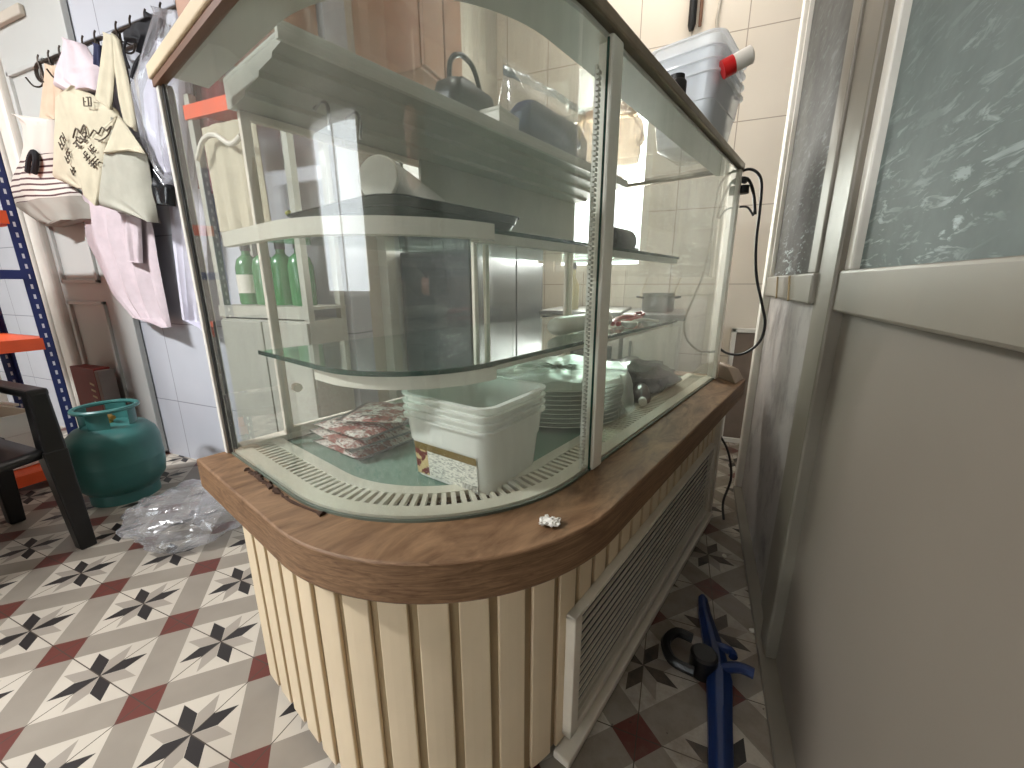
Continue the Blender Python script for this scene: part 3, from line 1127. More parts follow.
for i, (u_, v_, rz, lb) in enumerate(((1.50, -0.80, 0.2, 'black food tray under a clear lid lying behind the black bundle'), )):
    t_ = place('food_tray', lb, 'tray', u_ - 0.12, v_ - 0.10, 0.642, rz)
    tub(t_, 0.24, 0.16, 0.05, M['blackplastic'], 0.8, 0.02, 'tray_body')
    MB().b2((-0.125, -0.085, 0.0515), (0.125, 0.085, 0.058)).build('tray_lid', M['wrap'], t_, bevel=0.004)

# middle shelf: white rolling tube, red tongs, white ladle, dark spatula
t_ = place('white_tube', 'white round-ended plastic tube lying on the middle glass shelf', 'tube', 1.27, -0.70, 0.9050, 0.0)
MB().lathe([(0, -0.20), (0.014, -0.198), (0.026, -0.185), (0.030, -0.165), (0.030, 0.165), (0.026, 0.185), (0.014, 0.198), (0, 0.20)], (0, 0, 0.030), 20, Matrix.Rotation(PI / 2, 3, 'X')).build('tube_body', M['board'], t_, smooth=True)
M['red'] = plain('red_plastic', (170, 40, 34), 0.35)
t_ = place('red_tongs', 'red handled tongs lying beside the white tube on the glass shelf', 'tongs', 1.60, -0.68, 0.9050, 0.1)
for sg in (-1, 1):
    MB().tube([(sg * 0.010, -0.14, 0.012), (sg * 0.03, -0.05, 0.018), (sg * 0.034, 0.06, 0.022), (sg * 0.012, 0.16, 0.014)], 0.010).build('arm', M['red'], t_, smooth=True)
MB().tube([(0.0, 0.15, 0.02), (0.02, 0.18, 0.03), (0.0, 0.205, 0.034), (-0.02, 0.18, 0.03)], 0.006, closed=True).build('loop', M['red'], t_, smooth=True)
t_ = place('white_ladle', 'white serving spoon lying across the red tongs', 'spoon', 1.52, -0.60, 0.9050, -0.15)
MB().lathe([(0, 0.0), (0.016, 0.002), (0.028, 0.012), (0.031, 0.024), (0.028, 0.024), (0.014, 0.006), (0, 0.004)], (0, -0.06, 0.0), 20).build('bowl', M['board'], t_, smooth=True)
MB().tube([(0, -0.034, 0.022), (0, 0.04, 0.025), (0, 0.16, 0.012)], [0.007, 0.006, 0.005]).build('handle', M['board'], t_, smooth=True)
t_ = place('cake_slice', 'dark metal cake slice lying behind the red tongs', 'cake slice', 1.62, -0.82, 0.9050, 0.2)
MB().prism([(-0.03, -0.12), (0.03, -0.12), (0.018, 0.0), (-0.018, 0.0)], 0.022, 0.0245).build('blade', M['darksteel'], t_)
MB().tube([(0, -0.005, 0.022), (0, 0.06, 0.030), (0, 0.17, 0.014)], 0.009).build('handle', M['blackplastic'], t_, smooth=True)

# upper shelf: roll, dark trays, black bottle
M['paper'] = plain('roll_paper_white', (214, 210, 196), 0.6, var=0.1, scale=30)
M['yellow'] = plain('pale_lime_plastic', (206, 204, 110), 0.45)
M['darkgreen'] = plain('dark_green_tray', (36, 52, 46), 0.4)
t_ = place('serving_tray', 'dark green serving tray with a lime edge strip on the upper shelf', 'tray', 0.66, -0.86, 1.1805, 0.0)
tub(t_, 0.42, 0.40, 0.046, M['darkgreen'], 0.93, 0.05, 'tray_body', 0.008)
m = MB()
P = [p for p in rrect(0.436, 0.416, 0.06, 8) if p[1] < -0.10 and p[0] < 0.13]
P.sort()
m.tube([(x, y, 0.050) for x, y in P], 0.004, smooth=1)
m.build('tray_rim', M['yellow'], t_, smooth=True)
d0 = Vector((-0.78, 0.56, 1.290))
rt = place('film_roll', 'roll of clear film with a pale round end lying on the upper shelf tray', 'roll', 0.545, -0.80, 1.2125, 0.0)
ax = Vector((-0.17, 0.33, -0.028)).normalized()
rz_ = Vector((0, 0, 1)).rotation_difference(ax).to_matrix()
L = 0.34
rb = MB().lathe([(0.0, 0.0), (0.043, 0.0), (0.046, 0.003), (0.046, L - 0.003), (0.043, L), (0, L)], (0, 0, 0.074), 28, rz_)
rb.build('roll_core', M['paper'], rt, smooth=True)
MB().lathe([(0.0475, 0.004), (0.0485, L * 0.5), (0.0475, L)], (0, 0, 0.074), 28, rz_).build('film_wrap', M['polybag'], rt, smooth=True)
MB().b2((-0.04, 0.02, 0.0), (0.03, 0.05, 0.024)).build('roll_wedge', M['darkgreen'], rt, bevel=0.004)
MB().b2((-0.24, 0.25, 0.0), (-0.10, 0.32, 0.012)).build('roll_wedge', M['darkgreen'], rt, bevel=0.004)
t_ = place('black_bottle', 'black bottle lying on its side at the far end of the upper shelf', 'bottle', 1.58, -0.72, 1.1805, 0.0)
MB().lathe([(0, -0.12), (0.045, -0.12), (0.048, -0.11), (0.048, 0.05), (0.020, 0.09), (0.019, 0.11), (0, 0.11)], (0, 0, 0.048), 22, Matrix.Rotation(PI, 3, 'Z') @ Matrix.Rotation(PI / 2, 3, 'X')).build('bottle_body', M['blackplastic'], t_, smooth=True)
MB().b2((-0.045, 0.16, 0), (0.0, 0.20, 0.035)).build('bottle_carton', M['steel'], t_, bevel=0.003)

# on the roof: brown sack, black handbag, clear bag with a blue pack, translucent tubs, brown film bag
t_ = place('black_handbag', 'black handbag with a stiff arched handle on top of the counter', 'handbag', 1.06, -1.04, 1.534, 0.1)
mb = MB()
rows = []
for f, z in ((0.96, 0.0), (1.0, 0.02), (0.96, 0.09), (0.86, 0.13), (0.80, 0.135)):
    rows.append([Vector((x, y, z)) for x, y in rrect(0.11 * f, 0.24 * f, 0.03)])
R = mb.grid(rows, closed=True)
mb.face(R[0][::-1])
mb.face(R[-1])
mb.build('bag_body', M['blackplastic'], t_, smooth=True)
MB().tube([(0, -0.075, 0.12), (0, -0.07, 0.19), (0, -0.02, 0.225), (0, 0.04, 0.215), (0, 0.075, 0.16), (0, 0.08, 0.12)], 0.008).build('bag_handle', M['blackplastic'], t_, smooth=True)
m = MB().b2((-0.03, -0.05, 0.132), (0.03, 0.02, 0.155)).build('bag_flap', M['maroon'], t_, bevel=0.008)
t_ = place('white_carton', 'small white carton on top of the counter in front of the handbag', 'carton', 1.10, -0.93, 1.534, 0.15)
MB().b2((-0.035, -0.06, 0), (0.035, 0.06, 0.05)).build('carton_body', M['board'], t_, bevel=0.003)
MB().b2((-0.037, -0.062, 0.042), (0.037, 0.062, 0.054)).build('carton_lid', M['paper'], t_, bevel=0.003)
M['film_glint'] = plain('silvery_film_glint', (210, 214, 218), 0.22, metal=0.7, var=0.2, scale=40, bump=0.6, bscale=70)
M['navy'] = plain('navy_blue_pack', (48, 60, 96), 0.4, var=0.2)
t_ = place('clear_bag', 'clear plastic bag holding a dark blue pack on top of the counter', 'bag', 1.47, -0.99, 1.534, 0.0)
mb = MB()
rows = []
for k, (th, z) in enumerate(((0.05, 0.0), (0.075, 0.04), (0.07, 0.12), (0.045, 0.18), (0.015, 0.225), (0.004, 0.26))):
    rows.append([Vector((x + 0.004 * math.sin(9 * y * 6 + k), y * (1 + 0.06 * (k == 5)), z + 0.008 * math.sin(y * 30 + k) * (k > 2))) for x, y in rrect(th * 2, 0.54, min(th * 0.9, 0.05), 8)])
R = mb.grid(rows, closed=True)
mb.face(R[0][::-1])
mb.build('bag_film', M['wrap'], t_, smooth=True)
mb = MB()
rows = []
for f, z in ((0.9, 0.004), (1.0, 0.02), (1.0, 0.11), (0.8, 0.16)):
    rows.append([Vector((x, y, z)) for x, y in rrect(0.11 * f, 0.46 * f, 0.035)])
R = mb.grid(rows, closed=True)
mb.face(R[0][::-1])
mb.face(R[-1])
o = mb.build('blue_pack', M['navy'], t_, smooth=True)
m = MB()
m.grid([[Vector((0.004 * math.sin(31 * y) + 0.003 * math.sin(77 * y), y, z + 0.012 * math.sin(6 * y + 0.8))) for y in [-0.275 + 0.011 * i for i in range(51)]] for z in (0.222, 0.236, 0.250)])
m.build('glint_strip', M['film_glint'], t_, smooth=True, solid=0.002)  # silver strip added to stand in for highlights on the bag film
blob('brown_film_bag', film('brownish_clear_film', (0.80, 0.70, 0.60), 0.35, (190, 160, 132), 0.12, 1.0, 1.6), 'crumpled brownish clear bag on top of the counter behind the tubs', 'bag', W(1.87, -0.95, 1.534), (0.32, 0.24, 0.34), 8, -ANG, 0.25)
tlabs = ['clouded clear food tub at the bottom of the nest on top of the counter', 'clouded clear food tub nested second from the bottom on top of the counter', 'clouded clear food tub nested second from the top on top of the counter', 'uppermost clouded clear food tub on top of the counter, with a wide pale rim']
for i in range(4):
    t_ = place('food_tub', tlabs[i], 'tub', 1.765, -0.535, 1.541 + 0.036 * i, -0.03, 'clear tubs stacked on the counter top')
    tub(t_, 0.225, 0.335, 0.205, M['tubclear'], 0.80, 0.035, 'tub_shell', 0.014)
    if i == 0:
        blobm = MB().lathe([(0, 0.012), (0.05, 0.012), (0.055, 0.03), (0.04, 0.07), (0, 0.075)], (0.02, -0.05, 0), 18)
        bl = blobm.build('lime_lid', M['yellow'], t_, smooth=True)
        bl['label'] = 'lime green lid seen through the tub'
t_ = place('red_white_roll', 'white roll with a red band sticking out beside the uppermost tub', 'roll', 1.60, -0.402, 1.735, 0.0)
rzm = Vector((0, 0, 1)).rotation_difference(Vector((0.85, 0.35, 0.38)).normalized()).to_matrix()
MB().lathe([(0, 0.028), (0.026, 0.028), (0.026, 0.085), (0.022, 0.088), (0, 0.088)], (-0.01, 0, 0), 20, rzm).build('roll_body', M['trimwhite'], t_, smooth=True)
MB().lathe([(0, 0.0), (0.0275, 0.0), (0.0275, 0.034), (0, 0.034)], (-0.01, 0, 0), 20, rzm).build('red_band', plain('bright_red_label', (196, 22, 22), 0.4), t_, smooth=True)
t_ = place('black_knob_jar', 'small black jar on the edge of the counter top before the tubs', 'jar', 1.24, -0.43, 1.541, 0.0)
MB().lathe([(0, 0), (0.022, 0), (0.025, 0.006), (0.025, 0.045), (0.021, 0.05), (0, 0.05)], n=18).build('jar_body', M['blackplastic'], t_, smooth=True)
MB().lathe([(0, 0.05), (0.019, 0.05), (0.019, 0.062), (0, 0.063)], n=18).build('jar_lid', M['black'], t_, smooth=True)

# crumpled tissue on the ledge
from mathutils import noise as mn
mb = MB()
rows = []
for i in range(13):
    row = []
    for j in range(13):
        x, y = (i / 12 - 0.5), (j / 12 - 0.5)
        d = Vector((x * 9, y * 9, 1.3))
        row.append(Vector((x * 0.036 + 0.006 * mn.noise(d), y * 0.024 + 0.006 * mn.noise(d + Vector((9, 0, 0))), 0.004 + 0.012 * abs(mn.noise(d * 0.6 + Vector((3, 3, 3)))) + 0.008 * max(0, 0.5 - math.hypot(x, y)))))
    rows.append(row)
mb.grid(rows)
tis = mb.build('crumpled_tissue', M['trimwhite'], None, smooth=True, solid=0.0012)
tis.location = W(0.545, -0.352, 0.6455)
tis.rotation_euler = (0, 0, 0.3)
tag(tis, 'tiny crumpled white tissue on the oak ledge near the middle post', 'tissue')

# black power cable hanging from the far top corner of the counter, and a plug
cb = MB().tube([W(2.005, -0.43, 1.50), W(2.0, -0.37, 1.515), W(2.0, -0.325, 1.47), W(2.0, -0.315, 1.36), W(2.0, -0.312, 1.23), W(2.0, -0.295, 1.10), W(2.0, -0.262, 0.99), W(2.0, -0.238, 0.90), W(2.0, -0.25, 0.82), W(2.0, -0.305, 0.765), W(2.01, -0.37, 0.76), W(2.02, -0.42, 0.79)], 0.0055, smooth=6)
cable = cb.build('power_cable', M['black'], None, smooth=True)
tag(cable, 'black cable hanging in a loop from the far top corner of the counter', 'cable')
m = MB().tube([W(2.005, -0.43, 1.487), W(2.0, -0.375, 1.48), W(2.0, -0.345, 1.42), W(2.0, -0.33, 1.34)], 0.006, smooth=5).build('cable_loop', M['black'], cable, smooth=True)
m = MB().tube([W(2.0, -0.39, 1.375), W(2.0, -0.36, 1.37), W(2.0, -0.335, 1.335)], 0.004, smooth=4).build('cable_tail', M['black'], cable, smooth=True)
m = MB().cyl(W(2.0, -0.385, 1.455), W(2.0, -0.385, 1.425), 0.022, n=18).cyl(W(1.99, -0.385, 1.475), W(2.01, -0.385, 1.475), 0.012, n=12).build('cable_clip', M['black'], cable, smooth=True)
fc = MB().tube([W(2.03, -0.50, 0.50), W(2.04, -0.42, 0.42), W(2.06, -0.33, 0.30), W(2.05, -0.29, 0.16), W(1.99, -0.30, 0.05), W(1.90, -0.275, 0.008)], 0.0055, smooth=6).build('floor_cable', M['black'], None, smooth=True)
tag(fc, 'black cable curving down to the floor behind the far corner of the base', 'cable')

# ================================================================== AISLE FLOOR
M['blue'] = plain('blue_plastic', (22, 48, 98), 0.35, var=0.2)
bt = thing('bar_clamp', 'blue bar with a black clamp jaw lying on the aisle floor', 'clamp', (0.158, 1.02, 0), 0.0)


def bar(mb, pts, w, h):
    pass


m = MB()
rows = []
for y, x, hw, h in ((0.31, 0.010, 0.014, 0.030), (0.24, 0.012, 0.019, 0.036), (0.10, 0.030, 0.028, 0.042), (0.0, 0.036, 0.032, 0.045), (-0.10, 0.030, 0.028, 0.042), (-0.40, 0.012, 0.022, 0.038)):
    rows.append([Vector((x - hw, y, 0.0)), Vector((x + hw, y, 0.0)), Vector((x + hw, y, h * 0.55)), Vector((x + hw * 0.2, y, h)), Vector((x - hw * 0.5, y, h)), Vector((x - hw, y, h * 0.6))])
R = m.grid(rows, closed=True)
m.face(R[0][::-1])
m.face(R[-1])
m.build('bar', M['blue'], bt, bevel=0.004)
m = MB().tube([(-0.03, 0.10, 0.03), (-0.075, 0.10, 0.035), (-0.105, 0.05, 0.035), (-0.085, -0.005, 0.035), (-0.03, -0.02, 0.035)], 0.014, smooth=4)
m.build('jaw', M['blackplastic'], bt, smooth=True)
m = MB().tube([(0.03, 0.10, 0.03), (0.07, 0.09, 0.035), (0.075, 0.07, 0.035)], 0.012, smooth=3).tube([(0.04, 0.02, 0.035), (0.085, 0.035, 0.04), (0.12, 0.03, 0.04)], 0.014, smooth=3)
m.build('lever', M['blue'], bt, smooth=True)
m = MB()
m.lathe([(0, 0), (0.036, 0), (0.036, 0.06), (0.030, 0.066), (0, 0.066)], (-0.005, 0.02, 0.004), 20)
m.build('knob', M['blackplastic'], bt, smooth=True)
for i, (x, y, r_) in enumerate(((0.31, 1.25, 0.012), (0.02, 1.42, 0.014), (0.26, 1.62, 0.010), (0.10, 1.66, 0.012))):
    lb = ['pale crumb on the aisle floor beside the skirting', 'dark food scrap on the aisle floor under the vent grille', 'pale crumb farther along the aisle floor by the skirting', 'dark scrap farthest along the aisle floor under the vent'][i]
    blob('food_crumb', M['paper'] if i % 2 == 0 else M['dark'], lb, 'crumb', (x, y, 0.0), (r_ * 2, r_ * 1.4, r_ * 0.8), i + 2, i, 0.4, 8)

# ================================================================== LEFT SIDE OF THE ROOM
# gas cylinder
M['teal'] = plain('teal_green_paint', (50, 104, 100), 0.38, var=0.18, scale=5)
gc = thing('gas_cylinder', 'squat teal green gas cylinder on the floor against the left wall', 'gas cylinder', (-2.60, 1.01, 0), 0)
r = 0.180
m = MB().lathe([(0, 0.035), (0.09, 0.036), (0.14, 0.055), (r - 0.008, 0.10), (r, 0.15), (r + 0.002, 0.205), (r + 0.002, 0.215), (r, 0.22), (r, 0.30), (r - 0.012, 0.345), (0.14, 0.378), (0.09, 0.394), (0.035, 0.398), (0, 0.398)], n=48)
m.build('cylinder_body', M['teal'], gc, smooth=True)
m = MB().lathe([(0.132, 0.0), (0.136, 0.0), (0.136, 0.05), (0.130, 0.062), (0.128, 0.05), (0.132, 0.0)], n=40)
m.build('foot_ring', M['teal'], gc, smooth=True)
for k in range(4):
    m = MB()
    a = PI / 4 + k * PI / 2
    w = 0.42
    A = [(0.105 * math.cos(a + q), 0.105 * math.sin(a + q)) for q in [-w + 2 * w * i / 6 for i in range(7)]]
    B = [(0.101 * math.cos(a + q), 0.101 * math.sin(a + q)) for q in [-w + 2 * w * i / 6 for i in range(7)]]
    m.strip(A, B, 0.375, 0.472)
    m.build('collar_plate', M['teal'], gc, smooth=True)
m = MB().tube([(0.118 * math.cos(2 * PI * i / 28), 0.118 * math.sin(2 * PI * i / 28), 0.478) for i in range(28)], 0.011, closed=True, smooth=1)
m.build('collar_ring', M['teal'], gc, smooth=True)
m = MB().cyl((0, 0, 0.39), (0, 0, 0.44), 0.017).cyl((0, 0, 0.43), (0.05, 0, 0.43), 0.011)
m.build('valve', plain('brass', (170, 136, 70), 0.35, 0.8), gc, smooth=True)

# red box leaning on the wall behind the cylinder
rbx = thing('red_carton', 'dark red carton standing behind the gas cylinder against the wall', 'carton', (-3.41, 1.29, 0), 0)
MB().b2((-0.14, -0.03, 0), (0.14, 0.05, 0.57)).build('carton_body', plain('dark_red_card', (124, 34, 26), 0.5), rbx, bevel=0.004)
MB().b2((0.141, -0.03, 0), (0.18, 0.05, 0.56)).build('carton_flap', plain('grey_card_edge', (130, 118, 112), 0.6), rbx, bevel=0.003)
m = MB()
for i, z in enumerate((0.47, 0.43, 0.39, 0.35)):
    m.box((0.085, -0.0315, z), (0.045, 0.002, 0.012), Matrix.Rotation(0.2, 3, 'Y'))
m.build('carton_print', plain('cream_print', (216, 196, 160), 0.5), rbx)

# clear plastic bag on the floor by the counter
def polybag():
    o = blob('plastic_bag', M['polybag'], 'crumpled clear plastic bag on the floor at the end of the counter', 'bag', (-1.90, 0.95, 0.0), (0.46, 0.38, 0.22), 11, 0.5, 0.34, 34, 2.6)
    m = MB()
    rows = []
    for k in range(7):
        f = k / 6
        rad = 0.10 * (1 - f) ** 1.2 + 0.022 + 0.03 * f * f
        rows.append([Vector((0.13 * 1 + 0.03 * f + rad * math.cos(a) * (1 + 0.25 * math.sin(5 * a + k)), -0.02 + rad * math.sin(a) * (1 + 0.25 * math.cos(4 * a)), 0.10 + 0.17 * f)) for a in [2 * PI * i / 24 for i in range(24)]])
    m.grid(rows, closed=True)
    m.build('bag_neck', M['polybag'], o, smooth=True)


polybag()

# black plastic armchair
ch = thing('plastic_armchair', 'black plastic armchair beside the gas cylinder', 'chair', (-2.50, 0.42, 0), 0)
bp = M['blackplastic']


def taper(mb, p0, p1, a, b):
    p0, p1 = Vector(p0), Vector(p1)
    A = [Vector((x * a, y * a, 0)) + p0 for x, y in ((-1, -1), (1, -1), (1, 1), (-1, 1))]
    B = [Vector((x * b, y * b, 0)) + p1 for x, y in ((-1, -1), (1, -1), (1, 1), (-1, 1))]
    R = mb.grid([A, B], closed=True)
    mb.face(R[0][::-1])
    mb.face(R[1])


for sy in (-1, 1):
    m = MB()
    taper(m, (0.275, sy * 0.275, 0), (0.215, sy * 0.275, 0.43), 0.026, 0.036)
    m.build('leg', bp, ch, bevel=0.006)
    m = MB()
    taper(m, (-0.27, sy * 0.25, 0), (-0.22, sy * 0.24, 0.42), 0.025, 0.034)
    m.build('leg', bp, ch, bevel=0.006)
    m = MB()
    taper(m, (0.215, sy * 0.277, 0.42), (0.185, sy * 0.285, 0.665), 0.035, 0.030)
    m.b2((-0.25, sy * 0.285 - 0.032, 0.642), (0.215, sy * 0.285 + 0.032, 0.675))
    m.build('armrest', bp, ch, bevel=0.01)
m = MB()
m.grid([[Vector((x, y, 0.425 - 0.02 * (1 - (2 * y / 0.5) ** 2) - 0.03 * (0.24 - x) * 0.5)) for y in [-0.25 + 0.05 * i for i in range(11)]] for x in [-0.24 + 0.048 * i for i in range(11)]])
m.build('seat', bp, ch, smooth=True, solid=0.03)
m = MB()
m.grid([[Vector((-0.235 - 0.12 * f - 0.03 * (1 - (2 * y / 0.5) ** 2), y, 0.43 + 0.42 * f + 0.03 * (1 - (2 * y / 0.5) ** 2) * f)) for y in [-0.25 + 0.05 * i for i in range(11)]] for f in [i / 6 for i in range(7)]])
m.build('backrest', bp, ch, smooth=True, solid=0.02)

# blue and orange shelving unit
def slotted():
    t = NT('slotted_blue_rack_paint')
    x, y, z = t.sep(t.tc.outputs['Object'])
    a = t.m('LESS_THAN', t.m('ABSOLUTE', t.m('ADD', y, 0.021)), 0.0045)
    b = t.m('LESS_THAN', t.m('ABSOLUTE', t.m('ADD', y, 0.479)), 0.0045)
    c = t.m('LESS_THAN', t.m('FRACT', t.m('DIVIDE', z, 0.05)), 0.45)
    t.set(color=t.mix(t.m('MULTIPLY', t.m('MAXIMUM', a, b), c), srgb(30, 46, 108), srgb(226, 228, 236)), rough=0.4)
    return t.mat


M['rackblue'] = slotted()
M['orange'] = plain('orange_rack_paint', (236, 92, 44), 0.45, var=0.1)
M['slot'] = plain('pale_slot', (226, 228, 236), 0.5)


def rack(label, loc, dx, dy, H, shelves, group='blue and orange shelving', top=None):
    t = thing('shelving_unit', label, 'shelving', loc, 0, group)
    for sx in (0, 1):
        for sy in (0, 1):
            m = MB()
            x, y = -dx * sx, -dy * sy
            ex = 0.045 if sx else -0.045
            ey = 0.045 if sy else -0.045
            m.b2((min(x, x + ex), y - 0.0015 if ey > 0 else y - 0.003, 0), (max(x, x + ex), y + 0.0015, H))
            m.b2((x - 0.003 if ex < 0 else x, min(y, y + ey), 0), (x if ex < 0 else x + 0.003, max(y, y + ey), H))
            m.build('upright', M['rackblue'], t)
    for z in shelves:
        m = MB()
        m.b2((-dx + 0.005, -dy + 0.005, z - 0.006), (-0.005, -0.005, z))
        m.b2((-dx + 0.005, -dy + 0.004, z - 0.06), (-0.005, -dy + 0.008, z))
        m.b2((-dx + 0.005, -0.008, z - 0.06), (-0.005, -0.004, z))
        m.b2((0.0, -dy + 0.03, z - 0.06), (0.012, -0.04, z))
        m.build('shelf', M['orange'], t)
    m = MB()
    for z in (1.12,):
        if z < H:
            m.b2((-0.004, -dy + 0.02, z - 0.022), (0.010, -0.02, z + 0.022))
            m.build('brace', M['rackblue'], t)
    return t


rack('blue shelving unit with orange shelves behind the black armchair', (-3.08, 1.06, 0), 0.55, 0.50, 1.75, (0.11, 0.80, 1.42))
# white box on the low shelf
t_ = thing('white_crate', 'white plastic crate on the shelving behind the armchair', 'crate', (-3.35, 0.78, 0.11), 0.1)
tub(t_, 0.36, 0.30, 0.30, M['board'], 0.92, 0.03, 'crate_body')
MB().b2((-0.06, 0.13, 0.315), (0.06, 0.155, 0.33)).build('crate_handle', M['board'], t_, bevel=0.004)

# tall cabinet added left of the camera's view to shade the floor corner
tc = thing('shade_cabinet', 'added brown cabinet, out of view at the far left, shading the floor corner', 'cabinet', (-2.90, -0.14, 0), 0)
MB().b2((-0.45, -0.17, 0.06), (0.45, 0.17, 1.72)).build('cabinet_body', M['brownwood'], tc, bevel=0.005)
MB().b2((-0.42, -0.15, 0.0), (0.42, 0.15, 0.06)).build('plinth', M['dark'], tc)
for sg in (-1, 1):
    dd = MB().b2((sg * 0.2235 - 0.2205, -0.19, 0.08), (sg * 0.2235 + 0.2205, -0.172, 1.70)).build('cabinet_door', M['brownwood'], tc, bevel=0.004)
    MB().b2((sg * 0.05 - 0.008, -0.215, 0.95), (sg * 0.05 + 0.008, -0.192, 1.15)).build('door_handle', M['steel'], dd, bevel=0.004)

# ------------------------------------------------------------------ coat rack and what hangs on it
RY = YL - 0.05
RZ = 2.180
for k, (xa, xb) in enumerate(((-3.338, -2.646), (-2.606, -1.899))):
    t = thing('coat_rack', ['dark wire coat rack nearest the grey door', 'dark wire coat rack nearest the counter'][k], 'coat rack', ((xa + xb) / 2, RY, RZ), 0, 'wire coat racks on the left wall')
    h = (xb - xa) / 2
    loop = [(-h + 0.04, 0, 0.04), (-h, 0, 0.0), (-h + 0.04, 0, -0.04), (h - 0.04, 0, -0.04), (h, 0, 0), (h - 0.04, 0, 0.04)]
    pts = []
    for i in range(9):
        a = PI / 2 + PI * i / 8
        pts.append((-h + 0.04 + 0.04 * math.cos(a), 0, 0.04 * math.sin(a)))
    for i in range(9):
        a = -PI / 2 + PI * i / 8
        pts.append((h - 0.04 + 0.04 * math.cos(a), 0, 0.04 * math.sin(a)))
    MB().tube(pts, 0.009, closed=True, smooth=1).build('frame', M['darksteel'], t, smooth=True)
    for i in range(6):
        x = -h + 0.07 + (2 * h - 0.14) * i / 5
        MB().cyl((x, 0, -0.04), (x, 0, 0.04), 0.005, n=8).cyl((x, 0, 0.0), (x, 0.05, 0.0), 0.004, n=8).build('bar', M['darksteel'], t, smooth=True)
        MB().tube([(x, -0.004, 0.075), (x, -0.012, 0.045), (x, -0.008, -0.03), (x - 0.003, -0.02, -0.075), (x - 0.01, -0.05, -0.085), (x - 0.02, -0.068, -0.05)], 0.0042, n=6, smooth=3).build('hook', M['darksteel'], t, smooth=True)


def scan(outline, z):
    xs = []
    n = len(outline)
    for i in range(n):
        (x0, z0), (x1, z1) = outline[i], outline[(i + 1) % n]
        if (z0 - z) * (z1 - z) < 0 or (z0 == z and z1 != z):
            xs.append(x0 + (x1 - x0) * (z - z0) / (z1 - z0))
    return (min(xs), max(xs)) if len(xs) >= 2 else None


def cloth(name, outline, y, depth, mat, parent=None, folds=3.0, amp=0.012, seed=0, nz=26, nx=22, back=True):
    """hanging cloth with its own thickness: outline in (x, z) on the wall, folded and rounded in depth"""
    zs = [p[1] for p in outline]
    za, zb = min(zs) + 1e-4, max(zs) - 1e-4
    F, B = [], []
    for i in range(nz + 1):
        z = zb + (za - zb) * i / nz
        sc = scan(outline, z)
        if not sc:
            continue
        a, b = sc
        rf, rb = [], []
        for j in range(nx + 1):
            s_ = j / nx
            x = a + (b - a) * s_
            e = max(0.0, 1 - (2 * s_ - 1) ** 2) ** 0.5
            w = amp * (math.sin(s_ * folds * 2 * PI + seed + 0.6 * math.sin(i * 0.25 + seed)) + 0.4 * math.sin(s_ * folds * 4.7 * PI + seed * 2)) * (0.35 + 0.65 * i / nz)
            rf.append(Vector((x, y - depth * e - w * e - 0.003, z)))
            rb.append(Vector((x, y + 0.15 * depth * e, z)))
        F.append(rf)
        B.append(rb)
    mb = MB()
    mb.grid(F)
    mb.grid(B)
    bmesh.ops.remove_doubles(mb.bm, verts=mb.bm.verts, dist=1e-4)
    return mb.build(name, mat, parent, smooth=True)


def fabric(name, rgb, var=0.08):
    return plain(name, rgb, 0.85, var=var, scale=18, bump=0.25, bscale=220)


M['creamcloth'] = fabric('cream_canvas', (192, 184, 160))
M['greycloth'] = fabric('grey_canvas_pocket', (168, 166, 152))
M['pinkcloth'] = fabric('pale_pink_cotton', (204, 190, 194))
M['lilac'] = fabric('white_lilac_cotton', (208, 206, 218))
M['blackcloth'] = fabric('black_cloth', (26, 26, 30), 0.2)
M['navycloth'] = fabric('navy_cloth', (34, 40, 72), 0.2)
M['maroonc'] = fabric('maroon_cloth', (112, 44, 44), 0.2)
M['peach'] = fabric('peach_strap', (200, 178, 154))
M['ink'] = plain('dark_ink_print', (92, 82, 70), 0.8)


def stripe_mat():
    t = NT('striped_canvas')
    z = t.sep(t.tc.outputs['Object'])[2]
    x = t.sep(t.tc.outputs['Object'])[0]
    ph = t.m('MULTIPLY', t.m('ADD', z, t.m('MULTIPLY', t.m('SINE', t.m('MULTIPLY', x, 9.0)), 0.010)), 1 / 0.030)
    st = t.m('LESS_THAN', t.m('FRACT', ph), 0.33)
    inb = t.m('MULTIPLY', t.m('GREATER_THAN', z, 1.545), t.m('LESS_THAN', z, 1.765))
    low = t.m('LESS_THAN', z, 1.545)
    c = t.mix(low, srgb(204, 198, 188), srgb(152, 148, 138))
    c = t.mix(t.m('MULTIPLY', st, inb), c, srgb(84, 62, 64))
    t.set(color=c, rough=0.85)
    return t.mat


# printed lettering: uneven rows of blocky characters and a little ink drawing, set into the canvas
def ink_rows(x0, z0, ux, uz, rows, y, parent, seed, name='print'):
    rnd = random.Random(seed)
    m = MB()
    dx, dz = Vector(ux), Vector(uz)
    for r_, (n, ch_) in enumerate(rows):
        for c in range(n):
            if rnd.random() < 0.12:
                continue
            o = Vector((x0, 0, z0)) + dx * (c * ch_ * 0.62) + dz * (r_ * ch_ * 1.9)
            w, h = dx * ch_ * 0.44, -dz * ch_
            ks = rnd.sample(range(5), 3)
            segs = [((0, 0), (0, 1)), ((1, 0), (1, 1)), ((0, 0), (1, 0)), ((0, 1), (1, 1)), ((0, .5), (1, .5))]
            for k in ks:
                (a0, b0), (a1, b1) = segs[k]
                p0, p1 = o + w * a0 + h * b0, o + w * a1 + h * b1
                m.cyl((p0.x, y, p0.z), (p1.x, y, p1.z), 0.0026, n=5)
    return m.build(name, M['ink'], parent)


Y1 = RY - 0.04
